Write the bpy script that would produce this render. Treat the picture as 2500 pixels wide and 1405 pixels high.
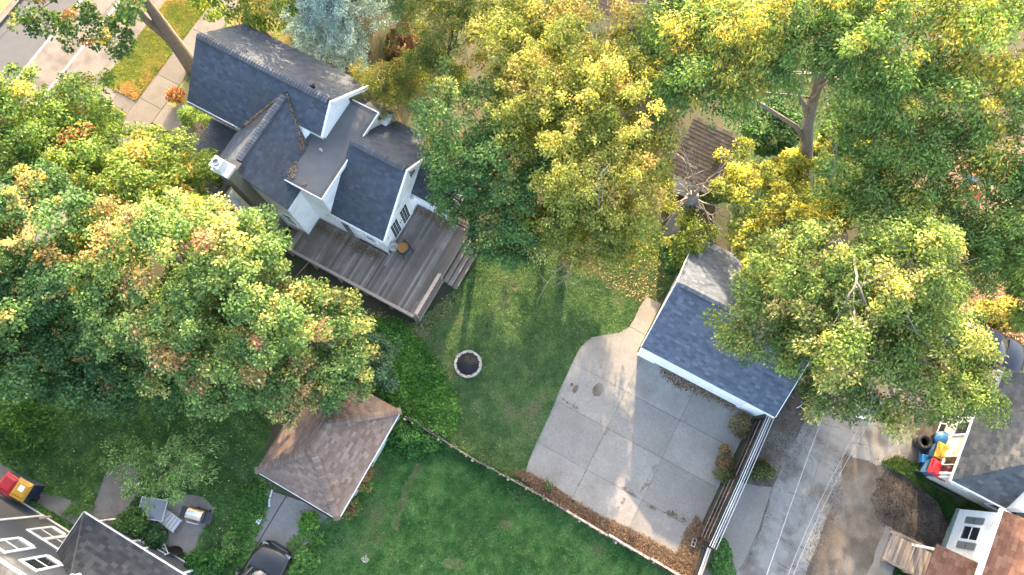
import bpy, math, random
import numpy as np
from mathutils import Vector, Matrix

for o in list(bpy.data.objects):
    bpy.data.objects.remove(o, do_unlink=True)
scene = bpy.context.scene
COL = scene.collection
random.seed(7)
rng = np.random.default_rng(11)

# ------------------------------------------------------------------ camera, sky, sun, exposure
CAM_H = 35.0                                   # drone height above the yard
TILT = math.atan(442.0 / 1667.0)               # about 15 degrees off straight down
FOC = 1667.0                                   # focal length in photograph pixels (24 mm equivalent)
cam_d = bpy.data.cameras.new('camera'); cam = bpy.data.objects.new('camera', cam_d); COL.objects.link(cam)
cam_d.sensor_width = 36.0; cam_d.lens = 36.0 * FOC / 2500.0
cam_d.clip_start = 0.5; cam_d.clip_end = 600.0
cam.location = (0, 0, CAM_H); cam.rotation_euler = (TILT, 0, 0)
scene.camera = cam

SUN_AZ = math.radians(84.0)                    # direction towards the sun, measured from +X
SUN_EL = math.radians(19.5)
world = bpy.data.worlds.new('World'); scene.world = world; world.use_nodes = True
wn = world.node_tree.nodes; wl = world.node_tree.links
sky = wn.new('ShaderNodeTexSky'); sky.sky_type = 'NISHITA'; sky.sun_disc = False
sky.sun_elevation = SUN_EL; sky.sun_rotation = math.radians(90.0) - SUN_AZ
sky.air_density = 1.0; sky.dust_density = 5.0; sky.ozone_density = 0.0
bg = wn['Background']; bg.inputs['Strength'].default_value = 0.15
wl.new(sky.outputs[0], bg.inputs['Color'])
sun_d = bpy.data.lights.new('sun', 'SUN'); sun = bpy.data.objects.new('sun', sun_d); COL.objects.link(sun)
sun_d.energy = 2.6; sun_d.angle = math.radians(0.55); sun_d.color = (1.0, 0.75, 0.48)
sun.location = (0, 40, 60)
sun_to = Vector((math.cos(SUN_AZ) * math.cos(SUN_EL), math.sin(SUN_AZ) * math.cos(SUN_EL), math.sin(SUN_EL)))
sun.rotation_euler = sun_to.to_track_quat('Z', 'Y').to_euler()
vs = scene.view_settings
vs.view_transform = 'Standard'; vs.look = 'None'; vs.gamma = 1.0; vs.use_curve_mapping = False
vs.exposure = 3.3
cy = scene.cycles
cy.max_bounces = 6; cy.diffuse_bounces = 4; cy.glossy_bounces = 2; cy.transmission_bounces = 3
cy.transparent_max_bounces = 4; cy.caustics_reflective = False; cy.caustics_refractive = False

# ------------------------------------------------------------------ coordinates
GRID = math.radians(-28.5)                     # the street grid: u runs along the house ridge, v across it
CU, SU = math.cos(GRID), math.sin(GRID)
def gp(px, py, z=0.0):
    """world point at height z that was surveyed at photograph position px, py"""
    x = (px - 1250.0) / FOC; y = -(py - 702.5) / FOC
    dx, dy, dz = x, y * math.cos(TILT) + math.sin(TILT), y * math.sin(TILT) - math.cos(TILT)
    t = (z - CAM_H) / dz
    return (dx * t, dy * t, z)
def uv(u, v, z=0.0):
    return (u * CU - v * SU, u * SU + v * CU, z)
def to_uv(x, y):
    return (x * CU + y * SU, -x * SU + y * CU)
def guv(px, py, z=0.0):
    p = gp(px, py, z); return to_uv(p[0], p[1])
def mpp(px, py, z):
    """metres per photograph pixel at that place"""
    p = gp(px, py, z)
    return (p[1] * math.sin(TILT) + (CAM_H - z) * math.cos(TILT)) / FOC

# ------------------------------------------------------------------ materials
MATS = {}
def newmat(name):
    m = bpy.data.materials.new(name); m.use_nodes = True
    nt = m.node_tree; b = nt.nodes['Principled BSDF']
    MATS[name] = m
    return m, nt, b
def nd(nt, t, **kw):
    n = nt.nodes.new(t)
    for k, v in kw.items(): setattr(n, k, v)
    return n
def coords(nt, scale=1.0, stretch=None):
    tc = nd(nt, 'ShaderNodeTexCoord')
    mp = nd(nt, 'ShaderNodeMapping')
    nt.links.new(tc.outputs['Object'], mp.inputs['Vector'])
    if stretch: mp.inputs['Scale'].default_value = stretch
    return mp.outputs['Vector']
def noise(nt, vec, scale, detail=4.0, rough=0.55):
    n = nd(nt, 'ShaderNodeTexNoise'); n.inputs['Scale'].default_value = scale
    n.inputs['Detail'].default_value = detail; n.inputs['Roughness'].default_value = rough
    if vec is not None: nt.links.new(vec, n.inputs['Vector'])
    return n.outputs['Fac']
def ramp(nt, fac, stops):
    r = nd(nt, 'ShaderNodeValToRGB'); e = r.color_ramp.elements
    while len(e) < len(stops): e.new(0.5)
    for i, (p, c) in enumerate(stops):
        e[i].position = p; e[i].color = (*c, 1.0)
    nt.links.new(fac, r.inputs['Fac'])
    return r.outputs['Color']
def mixc(nt, fac, a, b, mode='MIX'):
    m = nd(nt, 'ShaderNodeMix', data_type='RGBA', blend_type=mode)
    for s, val in ((0, fac), (6, a), (7, b)):
        if hasattr(val, 'links') or isinstance(val, bpy.types.NodeSocket): nt.links.new(val, m.inputs[s])
        elif s == 0: m.inputs[0].default_value = val
        else: m.inputs[s].default_value = (*val, 1.0)
    return m.outputs[2]
def bump(nt, b, height, strength=0.3, dist=0.02):
    n = nd(nt, 'ShaderNodeBump'); n.inputs['Strength'].default_value = strength; n.inputs['Distance'].default_value = dist
    nt.links.new(height, n.inputs['Height']); nt.links.new(n.outputs['Normal'], b.inputs['Normal'])
def mat(name, c1, c2=None, scale=6.0, rough=0.7, bumpy=0.15, metallic=0.0, fine=60.0, spec=0.4, contrast=(0.3, 0.7), stretch=None, c3=None, s3=0.6):
    """noise-mottled surface: c1 / c2 blend, optional large patches of c3"""
    m, nt, b = newmat(name)
    vec = coords(nt, stretch=stretch)
    c2 = c2 or tuple(x * 0.8 for x in c1)
    f = noise(nt, vec, scale)
    col = ramp(nt, f, [(contrast[0], c1), (contrast[1], c2)])
    if c3:
        f3 = noise(nt, vec, s3, 5.0, 0.6)
        msk = ramp(nt, f3, [(0.45, (0, 0, 0)), (0.62, (1, 1, 1))])
        col = mixc(nt, msk, col, c3)
    ff = noise(nt, vec, fine, 3.0, 0.7)
    col = mixc(nt, 0.35, col, ramp(nt, ff, [(0.25, (0.35, 0.35, 0.35)), (0.75, (1, 1, 1))]), 'MULTIPLY')
    nt.links.new(col, b.inputs['Base Color'])
    b.inputs['Roughness'].default_value = rough; b.inputs['Metallic'].default_value = metallic
    b.inputs['Specular IOR Level'].default_value = spec
    if bumpy: bump(nt, b, ff, bumpy, 0.02)
    return m
def piece_mat(name, stops, rough=0.85, fine=40.0, grain=None, spec=0.12, big=None):
    """each piece takes its own shade: object random for single parts plus the face attribute 'tone' for joined ones"""
    m, nt, b = newmat(name)
    oi = nd(nt, 'ShaderNodeObjectInfo'); at = nd(nt, 'ShaderNodeAttribute', attribute_name='tone')
    ad = nd(nt, 'ShaderNodeMath', operation='ADD'); nt.links.new(oi.outputs['Random'], ad.inputs[0]); nt.links.new(at.outputs['Fac'], ad.inputs[1])
    fr = nd(nt, 'ShaderNodeMath', operation='FRACT'); nt.links.new(ad.outputs[0], fr.inputs[0])
    col = ramp(nt, fr.outputs[0], stops)
    geo = nd(nt, 'ShaderNodeNewGeometry')
    mp = nd(nt, 'ShaderNodeMapping'); nt.links.new(geo.outputs['Position'], mp.inputs['Vector'])
    if grain:
        mp.inputs['Rotation'].default_value = (0, 0, -GRID); mp.inputs['Scale'].default_value = grain
    ff = noise(nt, mp.outputs['Vector'], fine, 4.0, 0.7)
    col = mixc(nt, 0.5, col, ramp(nt, ff, [(0.25, (0.4, 0.4, 0.4)), (0.75, (1.1, 1.1, 1.1))]), 'MULTIPLY')
    if big:
        fb = noise(nt, geo.outputs['Position'], big[0], 4.0, 0.6)
        msk = ramp(nt, fb, [(big[2], (0, 0, 0)), (big[3], (1, 1, 1))])
        col = mixc(nt, msk, col, big[1])
    nt.links.new(col, b.inputs['Base Color']); b.inputs['Roughness'].default_value = rough
    b.inputs['Specular IOR Level'].default_value = spec
    bump(nt, b, ff, 0.25, 0.01)
    return m
def attr_mat(name, translucent=0.0, rough=0.55, spec=0.25, tint=(1.12, 1.15, 0.5)):
    """colour from the point attribute 'Col' (leaves, blades, litter)"""
    m, nt, b = newmat(name)
    at = nd(nt, 'ShaderNodeAttribute', attribute_name='Col')
    nt.links.new(at.outputs['Color'], b.inputs['Base Color'])
    b.inputs['Roughness'].default_value = rough; b.inputs['Specular IOR Level'].default_value = spec
    if translucent:
        tr = nd(nt, 'ShaderNodeBsdfTranslucent')
        nt.links.new(mixc(nt, 1.0, at.outputs['Color'], tint, 'MULTIPLY'), tr.inputs['Color'])
        mx = nd(nt, 'ShaderNodeMixShader'); mx.inputs[0].default_value = translucent
        nt.links.new(b.outputs[0], mx.inputs[1]); nt.links.new(tr.outputs[0], mx.inputs[2])
        nt.links.new(mx.outputs[0], nt.nodes['Material Output'].inputs['Surface'])
    return m
def siding(name, c, lap=0.11, rough=0.6, dirt=(0.75, 0.76, 0.74)):
    m, nt, b = newmat(name)
    tc = nd(nt, 'ShaderNodeNewGeometry'); sp = nd(nt, 'ShaderNodeSeparateXYZ'); nt.links.new(tc.outputs['Position'], sp.inputs[0])
    dv = nd(nt, 'ShaderNodeMath', operation='DIVIDE'); nt.links.new(sp.outputs['Z'], dv.inputs[0]); dv.inputs[1].default_value = lap
    fr = nd(nt, 'ShaderNodeMath', operation='FRACT'); nt.links.new(dv.outputs[0], fr.inputs[0])
    n1 = noise(nt, tc.outputs['Position'], 1.3, 5.0, 0.65)
    col = mixc(nt, ramp(nt, n1, [(0.5, (0, 0, 0)), (0.75, (1, 1, 1))]), c, tuple(a * d for a, d in zip(c, dirt)))
    nt.links.new(col, b.inputs['Base Color']); b.inputs['Roughness'].default_value = rough
    bump(nt, b, fr.outputs[0], 0.5, 0.012)
    return m
def plain(name, c, rough=0.5, metallic=0.0, spec=0.5, coat=0.0):
    m, nt, b = newmat(name)
    vec = coords(nt); f = noise(nt, vec, 9.0, 5.0, 0.6)
    nt.links.new(ramp(nt, f, [(0.3, c), (0.75, tuple(x * 0.78 for x in c))]), b.inputs['Base Color'])
    b.inputs['Roughness'].default_value = rough; b.inputs['Metallic'].default_value = metallic
    b.inputs['Specular IOR Level'].default_value = spec; b.inputs['Coat Weight'].default_value = coat; b.inputs['Coat Roughness'].default_value = 0.05
    return m

# ------------------------------------------------------------------ mesh building
OFF = {}          # object name -> (frame, offset) its mesh coordinates are relative to
class MB:
    """collects faces; build() links them as ONE mesh object"""
    def __init__(s): s.v = []; s.f = []; s.t = []; s.cuts = []
    def face(s, pts, tone=0.0):
        n = len(s.v); s.v += [tuple(p) for p in pts]; s.f.append(tuple(range(n, n + len(pts)))); s.t.append(tone); return s
    def raw(s, vs, fs, tone=0.0):
        n = len(s.v); s.cuts.append((n, len(s.f))); s.v += [tuple(p) for p in vs]; s.f += [tuple(i + n for i in f) for f in fs]; s.t += [tone] * len(fs); return s
    def box(s, x0, x1, y0, y1, z0, z1, tone=0.0, taper=0.0):
        k = taper
        return s.raw([(x0, y0, z0), (x1, y0, z0), (x1, y1, z0), (x0, y1, z0), (x0 + k, y0 + k, z1), (x1 - k, y0 + k, z1), (x1 - k, y1 - k, z1), (x0 + k, y1 - k, z1)],
                     [(3, 2, 1, 0), (4, 5, 6, 7), (0, 1, 5, 4), (1, 2, 6, 5), (2, 3, 7, 6), (3, 0, 4, 7)], tone)
    def bev(s, x0, x1, y0, y1, z0, z1, b=0.01, tone=0.0):
        """box with a chamfered top edge"""
        lo = [(x0, y0, z0), (x1, y0, z0), (x1, y1, z0), (x0, y1, z0)]; mi = [(x, y, z1 - b) for x, y, _ in lo]
        up = [(x0 + b, y0 + b, z1), (x1 - b, y0 + b, z1), (x1 - b, y1 - b, z1), (x0 + b, y1 - b, z1)]
        fs = [(3, 2, 1, 0), (8, 9, 10, 11)]
        for i in range(4):
            j = (i + 1) % 4; fs += [(i, j, j + 4, i + 4), (i + 4, j + 4, j + 8, i + 8)]
        return s.raw(lo + mi + up, fs, tone)
    def prism(s, poly, z0, z1, tone=0.0):
        n = len(poly)
        z0s = [z0] * n if not hasattr(z0, '__len__') else z0; z1s = [z1] * n if not hasattr(z1, '__len__') else z1
        vs = [(p[0], p[1], z) for p, z in zip(poly, z0s)] + [(p[0], p[1], z) for p, z in zip(poly, z1s)]
        return s.raw(vs, [tuple(range(n - 1, -1, -1)), tuple(range(n, 2 * n))] + [(i, (i + 1) % n, (i + 1) % n + n, i + n) for i in range(n)], tone)
    def slab(s, pts, thick, tone=0.0):
        """planar 3D polygon given thickness downwards along its normal"""
        P = [Vector(p) for p in pts]; n = sum(((P[i] - P[0]).cross(P[i + 1] - P[0]) for i in range(1, len(P) - 1)), Vector())
        n.normalize()
        if n.z < 0: n = -n
        k = len(P)
        return s.raw(P + [p - n * thick for p in P], [tuple(range(k)), tuple(range(2 * k - 1, k - 1, -1))] + [(i, i + k, (i + 1) % k + k, (i + 1) % k) for i in range(k)], tone)
    def tube(s, pts, radii, sides=8, tone=0.0, cap=True):
        P = [Vector(p) for p in pts]; n = len(P)
        if not hasattr(radii, '__len__'): radii = [radii] * n
        base = len(s.v); ref = Vector((0.31, 0.17, 0.93))
        for i, p in enumerate(P):
            d = (P[min(i + 1, n - 1)] - P[max(i - 1, 0)])
            if d.length < 1e-9: d = Vector((0, 0, 1))
            d.normalize()
            a = d.cross(ref)
            if a.length < 0.05: a = d.cross(Vector((1, 0, 0)))
            a.normalize(); b = d.cross(a)
            for k in range(sides):
                t = 2 * math.pi * k / sides
                s.v.append(tuple(p + (a * math.cos(t) + b * math.sin(t)) * radii[i]))
        for i in range(n - 1):
            for k in range(sides):
                q = (k + 1) % sides
                s.f.append((base + i * sides + k, base + i * sides + q, base + (i + 1) * sides + q, base + (i + 1) * sides + k)); s.t.append(tone)
        if cap:
            s.f.append(tuple(base + k for k in range(sides - 1, -1, -1))); s.t.append(tone)
            s.f.append(tuple(base + (n - 1) * sides + k for k in range(sides))); s.t.append(tone)
        return s
    def lathe(s, cx, cy, prof, sides=20, tone=0.0):
        base = len(s.v); n = len(prof)
        for r, z in prof:
            for k in range(sides):
                t = 2 * math.pi * k / sides; s.v.append((cx + r * math.cos(t), cy + r * math.sin(t), z))
        for i in range(n - 1):
            for k in range(sides):
                q = (k + 1) % sides
                s.f.append((base + i * sides + k, base + i * sides + q, base + (i + 1) * sides + q, base + (i + 1) * sides + k)); s.t.append(tone)
        if prof[0][0] > 1e-4: s.f.append(tuple(base + k for k in range(sides - 1, -1, -1))); s.t.append(tone)
        if prof[-1][0] > 1e-4: s.f.append(tuple(base + (n - 1) * sides + k for k in range(sides))); s.t.append(tone)
        return s
    def xf(s, M):
        s.v = [tuple(M @ Vector(p)) for p in s.v]; return s
    def build_each(s, name, m, parent):
        """every box or board gathered becomes a part of its own"""
        c = s.cuts + [(len(s.v), len(s.f))]
        for (v0, f0), (v1, f1) in zip(c, c[1:]):
            q = MB(); q.raw(s.v[v0:v1], [tuple(i - v0 for i in f) for f in s.f[f0:f1]]); q.build(name, m, parent)
    def build(s, name, m, parent=None, smooth=False, label=None, kind=None):
        off = OFF[parent.name] if parent is not None else (0, 0, 0)
        me = bpy.data.meshes.new(name)
        me.from_pydata([(x - off[0], y - off[1], z - off[2]) for x, y, z in s.v], [], s.f)
        if any(s.t):
            a = me.attributes.new('tone', 'FLOAT', 'FACE'); a.data.foreach_set('value', np.array(s.t, dtype=np.float32))
        me.materials.append(MATS[m] if isinstance(m, str) else m)
        if smooth: me.polygons.foreach_set('use_smooth', [True] * len(me.polygons))
        me.update()
        o = bpy.data.objects.new(name, me); COL.objects.link(o)
        if parent is not None: o.parent = parent; OFF[o.name] = off
        if label: o['label'] = label
        if kind: o['kind'] = kind
        return o
def tag(o, label=None, cat=None, group=None, kind=None):
    if label: o['label'] = label
    if cat: o['category'] = cat
    if group: o['group'] = group
    if kind: o['kind'] = kind
    return o
def thing(name, label, cat, u, v, z=0.0, group=None, frame='uv', rot=0.0, local=False):
    """Empty at the thing's base. frame 'uv': part coordinates are street-grid u, v, z. local: part coordinates are the thing's own"""
    o = bpy.data.objects.new(name, None); COL.objects.link(o); o.empty_display_size = 0.3
    if frame == 'uv': o.location = uv(u, v, z); o.rotation_euler = (0, 0, GRID + rot)
    else: o.location = (u, v, z); o.rotation_euler = (0, 0, rot)
    OFF[o.name] = (0, 0, 0) if local else (u, v, z)
    return tag(o, label, cat, group)
def single(mb, name, m, label, cat, group=None, frame='uv', smooth=False, kind=None):
    """a thing or a piece of the setting that is one mesh; origin at its base"""
    a = np.array(mb.v); c = ((a[:, 0].min() + a[:, 0].max()) / 2, (a[:, 1].min() + a[:, 1].max()) / 2, a[:, 2].min())
    mb.v = [(x - c[0], y - c[1], z - c[2]) for x, y, z in mb.v]
    o = mb.build(name, m, None, smooth)
    if frame == 'uv': o.location = uv(*c); o.rotation_euler = (0, 0, GRID)
    else: o.location = c
    OFF[o.name] = c
    return tag(o, label, cat, group, kind)
def copy_tree(o, parent=None):
    c = o.copy(); COL.objects.link(c); c.parent = parent
    for ch in [x for x in bpy.data.objects if x.parent == o]: copy_tree(ch, c)
    return c

# ---- shingled roof slopes
def clip_poly(poly, cl):
    """Sutherland-Hodgman: 2D polygon clipped by convex counter-clockwise polygon"""
    out = poly
    for i in range(len(cl)):
        a, b = cl[i], cl[(i + 1) % len(cl)]; src, out = out, []
        def side(p): return (b[0] - a[0]) * (p[1] - a[1]) - (b[1] - a[1]) * (p[0] - a[0])
        for j in range(len(src)):
            p, q = src[j - 1], src[j]; sp, sq = side(p), side(q)
            if (sp >= 0) != (sq >= 0):
                t = sp / (sp - sq); out.append((p[0] + t * (q[0] - p[0]), p[1] + t * (q[1] - p[1])))
            if sq >= 0: out.append(q)
        if len(out) < 3: return []
    return out
def area2(p): return 0.5 * sum(p[i - 1][0] * p[i][1] - p[i][0] * p[i - 1][1] for i in range(len(p)))
class Roof:
    """gathers the shingles of one building; finish() makes the 300 nearest single parts and joins the rest"""
    def __init__(s, parent, m, w=0.30, e=0.14, th=0.026, most=300):
        w = w * .86; s.p = parent; s.m = m; s.w = w; s.e = e; s.th = th; s.most = most; s.full = []; s.rest = MB()
        s.wedges = {}
    def slope(s, pts, deck_mat='roof_felt', thick=0.10, name='roof_deck'):
        P = [Vector(p) for p in pts]
        n = sum(((P[i] - P[0]).cross(P[i + 1] - P[0]) for i in range(1, len(P) - 1)), Vector()); n.normalize()
        if n.z < 0: n = -n
        sx = Vector((0, 0, 1)).cross(n); sx.normalize(); ty = n.cross(sx)
        if ty.z < 0: sx, ty = -sx, -ty
        MB().slab([p - n * 0.003 for p in P], thick).build(name, deck_mat, s.p)
        o = P[0]; pl = [((p - o).dot(sx), (p - o).dot(ty)) for p in P]
        if area2(pl) < 0: pl = pl[::-1]
        t0 = min(p[1] for p in pl); t1 = max(p[1] for p in pl); s0 = min(p[0] for p in pl); s1 = max(p[0] for p in pl)
        r = 0; t = t0
        while t < t1 - 0.01:
            x = s0 - random.random() * s.w
            while x < s1:
                rect = [(x + .003, t), (x + s.w - .003, t), (x + s.w - .003, t + s.e), (x + .003, t + s.e)]
                c = clip_poly(rect, pl)
                if c and abs(area2(c)) > 0.003:
                    if len(c) == 4 and abs(area2(c)) > 0.985 * s.w * s.e * 0.98:
                        ctr = o + sx * (x + s.w / 2) + ty * (t + s.e / 2)
                        s.full.append((ctr, sx, ty, n))
                    else: s._solid(c, o, sx, ty, n, t)
                x += s.w
            t += s.e; r += 1
        return n
    def _solid(s, c, o, sx, ty, n, t):
        k = len(c); h = s.th * random.uniform(0.75, 1.25)
        top = []; bot = []
        for q in c:
            base = o + sx * q[0] + ty * q[1]; hh = h * (1 - 0.8 * (q[1] - t) / s.e)
            top.append(base + n * hh); bot.append(base)
        s.rest.raw(top + bot, [tuple(range(k))] + [(i, i + k, (i + 1) % k + k, (i + 1) % k) for i in range(k)], random.random() + .001)
    def finish(s):
        if s.full:
            cw = Vector((0, 0, CAM_H)); off = OFF[s.p.name]
            def d(f):
                x, y, z = uv(f[0].x, f[0].y, f[0].z); w = (cw - Vector((x, y, z)))
                nx, ny, nz = uv(f[3].x, f[3].y, f[3].z)
                w.normalize(); return -(w.x * nx + w.y * ny + w.z * nz) + 0.01 * (Vector((x, y, z)) - cw).length
            s.full.sort(key=d)
            single_ones, rest = s.full[:s.most], s.full[s.most:]
            w, e, h = s.w / 2 - .003, s.e / 2, s.th
            mes = []
            for q in range(3):
                hq = h * (0.8 + 0.2 * q)
                me = bpy.data.meshes.new('shingle')
                me.from_pydata([(-w, -e, 0), (w, -e, 0), (w, e, 0), (-w, e, 0), (-w, -e, hq), (w, -e, hq), (w, e, hq * .2), (-w, e, hq * .2)], [],
                               [(4, 5, 6, 7), (0, 1, 5, 4), (1, 2, 6, 5), (3, 0, 4, 7)])
                me.materials.append(MATS[s.m]); mes.append(me)
            for ctr, sx, ty, n in single_ones:
                ob = bpy.data.objects.new('shingle', random.choice(mes)); COL.objects.link(ob); ob.parent = s.p
                M = Matrix((sx, ty, n)).transposed().to_4x4(); M.translation = ctr - Vector(off); ob.matrix_local = M
            for ctr, sx, ty, n in rest:
                s._solid([(-w, -e), (w, -e), (w, e), (-w, e)], ctr, sx, ty, n, -e)
        if s.rest.f: s.rest.build('shingle_field', s.m, s.p, kind='stuff')
    def caps(s, a, b, name='ridge_cap', step=0.15, width=0.32, drop=0.35, lift=0.09, shade_strip=True):
        """ridge or hip caps, each its own part"""
        A, B = Vector(a), Vector(b); d = B - A; L = d.length; d.normalize()
        sd = d.cross(Vector((0, 0, 1))); sd.normalize(); up = sd.cross(d)
        if up.z < 0: up = -up
        w = width / 2; h = 0.035
        me = bpy.data.meshes.new(name)
        q = step * 0.62
        vs = [(-q, -w, -w * drop), (-q, 0, 0), (-q, w, -w * drop), (q, -w, -w * drop), (q, 0, 0), (q, w, -w * drop)]
        vs += [(x, y, z + (h * 1.3 if x > 0 else h * .5)) for x, y, z in vs]
        me.from_pydata(vs, [], [(6, 7, 10, 9), (7, 8, 11, 10), (3, 9, 10, 4), (4, 10, 11, 5), (0, 3, 9, 6)[:4], (2, 8, 11, 5), (0, 1, 7, 6), (1, 2, 8, 7)])
        me.materials.append(MATS[s.m])
        off = Vector(OFF[s.p.name]); k = int(L / step)
        vb = MB()
        if shade_strip: board(vb, A + up * .035 - sd * .0, B + up * .035, width * 1.16, .09, up); shade_strip and vb.build('ridge_shade_strip', 'flashing', s.p)  # dark board that paints the shadow line beneath the caps
        for i in range(k):
            ob = bpy.data.objects.new(name, me); COL.objects.link(ob); ob.parent = s.p
            M = Matrix((d, sd, up)).transposed().to_4x4(); M.translation = A + d * ((i + .5) * L / k) + up * lift - off
            ob.matrix_local = M @ Matrix.Rotation(random.uniform(-.04, .04), 4, 'Z')
def board(mb, a, b, w, h, up=(0, 0, 1), tone=0.0):
    """a straight timber from a to b, w wide and h deep, its top face on the line"""
    A, B = Vector(a), Vector(b); d = (B - A).normalized(); U = Vector(up); sd = d.cross(U)
    if sd.length < 1e-5: sd = Vector((1, 0, 0))
    sd.normalize(); U = sd.cross(d); vs = []
    for p in (A, B):
        for x, y in ((-w / 2, 0), (w / 2, 0), (w / 2, -h), (-w / 2, -h)): vs.append(p + sd * x + U * y)
    return mb.raw(vs, [(0, 1, 2, 3), (7, 6, 5, 4), (0, 4, 5, 1), (1, 5, 6, 2), (2, 6, 7, 3), (3, 7, 4, 0)], tone)
def window_on_v(parent, u0, u1, z0, z1, v, facing, frame_m='white_paint', glass_m='window_glass', bars_u=1, bars_z=2, fw=0.08, name='window'):
    """window in a wall whose plane is v = const; facing -1 or +1 says which side is outside"""
    s = facing; f = MB(); d0, d1 = sorted((v + s * .005, v + s * .05))
    f.box(u0 - fw, u0, d0, d1, z0 - fw, z1 + fw).box(u1, u1 + fw, d0, d1, z0 - fw, z1 + fw).box(u0, u1, d0, d1, z1, z1 + fw)
    e0, e1 = sorted((v + s * .005, v + s * .09)); f.box(u0, u1, e0, e1, z0 - fw, z0)
    for i in range(1, bars_u): x = u0 + (u1 - u0) * i / bars_u; f.box(x - .015, x + .015, d0, d1 - s * .012 if s > 0 else d1, z0, z1)
    o = f.build(name, frame_m, parent)
    g0, g1 = sorted((v + s * .004, v + s * .02))
    for i in range(bars_u):
        for k in range(bars_z):
            a, b = u0 + (u1 - u0) * i / bars_u, u0 + (u1 - u0) * (i + 1) / bars_u; c, d = z0 + (z1 - z0) * k / bars_z, z0 + (z1 - z0) * (k + 1) / bars_z
            MB().box(a + .015, b - .015, g0, g1, c + .02, d - .02).build('pane', glass_m, o)
    if bars_z > 1:
        r = MB()
        for k in range(1, bars_z): z = z0 + (z1 - z0) * k / bars_z; r.box(u0, u1, d0, d1 - .012, z - .02, z + .02)
        r.build('meeting_rail', frame_m, o)
    return o
def window_on_u(parent, v0, v1, z0, z1, u, facing, frame_m='white_paint', glass_m='window_glass', bars_v=1, bars_z=2, fw=0.08, name='window'):
    s = facing; f = MB(); d0, d1 = sorted((u + s * .005, u + s * .05)); e0, e1 = sorted((u + s * .005, u + s * .09))
    f.box(d0, d1, v0 - fw, v0, z0 - fw, z1 + fw).box(d0, d1, v1, v1 + fw, z0 - fw, z1 + fw).box(d0, d1, v0, v1, z1, z1 + fw).box(e0, e1, v0, v1, z0 - fw, z0)
    o = f.build(name, frame_m, parent); g0, g1 = sorted((u + s * .004, u + s * .02))
    for i in range(bars_v):
        for k in range(bars_z):
            a, b = v0 + (v1 - v0) * i / bars_v, v0 + (v1 - v0) * (i + 1) / bars_v; c, d = z0 + (z1 - z0) * k / bars_z, z0 + (z1 - z0) * (k + 1) / bars_z
            MB().box(g0, g1, a + .015, b - .015, c + .02, d - .02).build('pane', glass_m, o)
    r = MB(); h0, h1 = sorted((u + s * .005, u + s * .04))
    for k in range(1, bars_z): z = z0 + (z1 - z0) * k / bars_z; r.box(h0, h1, v0, v1, z - .02, z + .02)
    for i in range(1, bars_v): y = v0 + (v1 - v0) * i / bars_v; r.box(h0, h1 - .003, y - .02, y + .02, z0, z1)
    if r.f: r.build('glazing_bar', frame_m, o)
    return o

# ------------------------------------------------------------------ material set
white = (0.86, 0.87, 0.88)
siding('white_siding', white); siding('grey_siding', (0.080, 0.088, 0.102), 0.10, dirt=(.85, .86, .86)); siding('cream_siding', (0.52, 0.51, 0.48))
plain('white_paint', (0.86, 0.86, 0.86)); plain('white_metal', (0.50, 0.52, 0.54), 0.45)
mat('roof_felt', (0.035, 0.037, 0.04), (0.06, 0.06, 0.065), 5.0, 0.9)
piece_mat('slate_shingle', [(0.0, (0.053, 0.063, 0.080)), (0.35, (0.063, 0.075, 0.094)), (0.75, (0.071, 0.083, 0.103)), (1.0, (0.085, 0.098, 0.119))], big=(0.45, (0.055, 0.057, 0.060), .5, .8))
piece_mat('garage_shingle', [(0.0, (0.072, 0.090, 0.120)), (0.35, (0.092, 0.111, 0.145)), (0.75, (0.107, 0.127, 0.163)), (1.0, (0.135, 0.157, 0.196))])
piece_mat('brown_shingle', [(0.0, (0.15, 0.100, 0.076)), (0.4, (0.19, 0.132, 0.103)), (0.75, (0.22, 0.157, 0.124)), (1.0, (0.265, 0.197, 0.158))], big=(0.5, (0.125, 0.098, 0.083), .42, .8))
piece_mat('charcoal_shingle', [(0.0, (0.028, 0.031, 0.035)), (0.5, (0.043, 0.046, 0.051)), (1.0, (0.064, 0.067, 0.072))])
piece_mat('silver_shingle', [(0.0, (0.055, 0.060, 0.063)), (0.4, (0.076, 0.081, 0.084)), (0.8, (0.092, 0.097, 0.099)), (1.0, (0.125, 0.118, 0.108))])
piece_mat('rust_shingle', [(0.0, (0.085, 0.045, 0.032)), (0.5, (0.115, 0.062, 0.045)), (1.0, (0.155, 0.088, 0.066))])
piece_mat('deck_wood', [(0.0, (0.17, 0.140, 0.118)), (0.35, (0.22, 0.186, 0.16)), (0.75, (0.275, 0.236, 0.205)), (1.0, (0.39, 0.345, 0.31))], fine=7.0, grain=(5.0, 0.35, 5.0), big=(0.6, (0.14, 0.113, 0.095), .48, .8))
piece_mat('rail_wood', [(0.0, (0.16, 0.12, 0.10)), (0.5, (0.24, 0.19, 0.165)), (1.0, (0.33, 0.28, 0.25))], fine=9.0)
piece_mat('new_wood', [(0.0, (0.42, 0.31, 0.23)), (1.0, (0.52, 0.40, 0.31))], fine=9.0)
piece_mat('fence_wood', [(0.0, (0.15, 0.125, 0.105)), (0.5, (0.24, 0.205, 0.18)), (1.0, (0.38, 0.31, 0.25))], fine=9.0)
piece_mat('dark_wood', [(0.0, (0.022, 0.018, 0.017)), (0.5, (0.038, 0.030, 0.027)), (1.0, (0.07, 0.05, 0.04))], fine=9.0)
piece_mat('concrete', [(0.0, (0.182, 0.173, 0.160)), (0.5, (0.212, 0.202, 0.186)), (1.0, (0.246, 0.234, 0.214))], fine=9.0, big=(0.7, (0.145, 0.134, 0.118), .42, .8))
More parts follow.
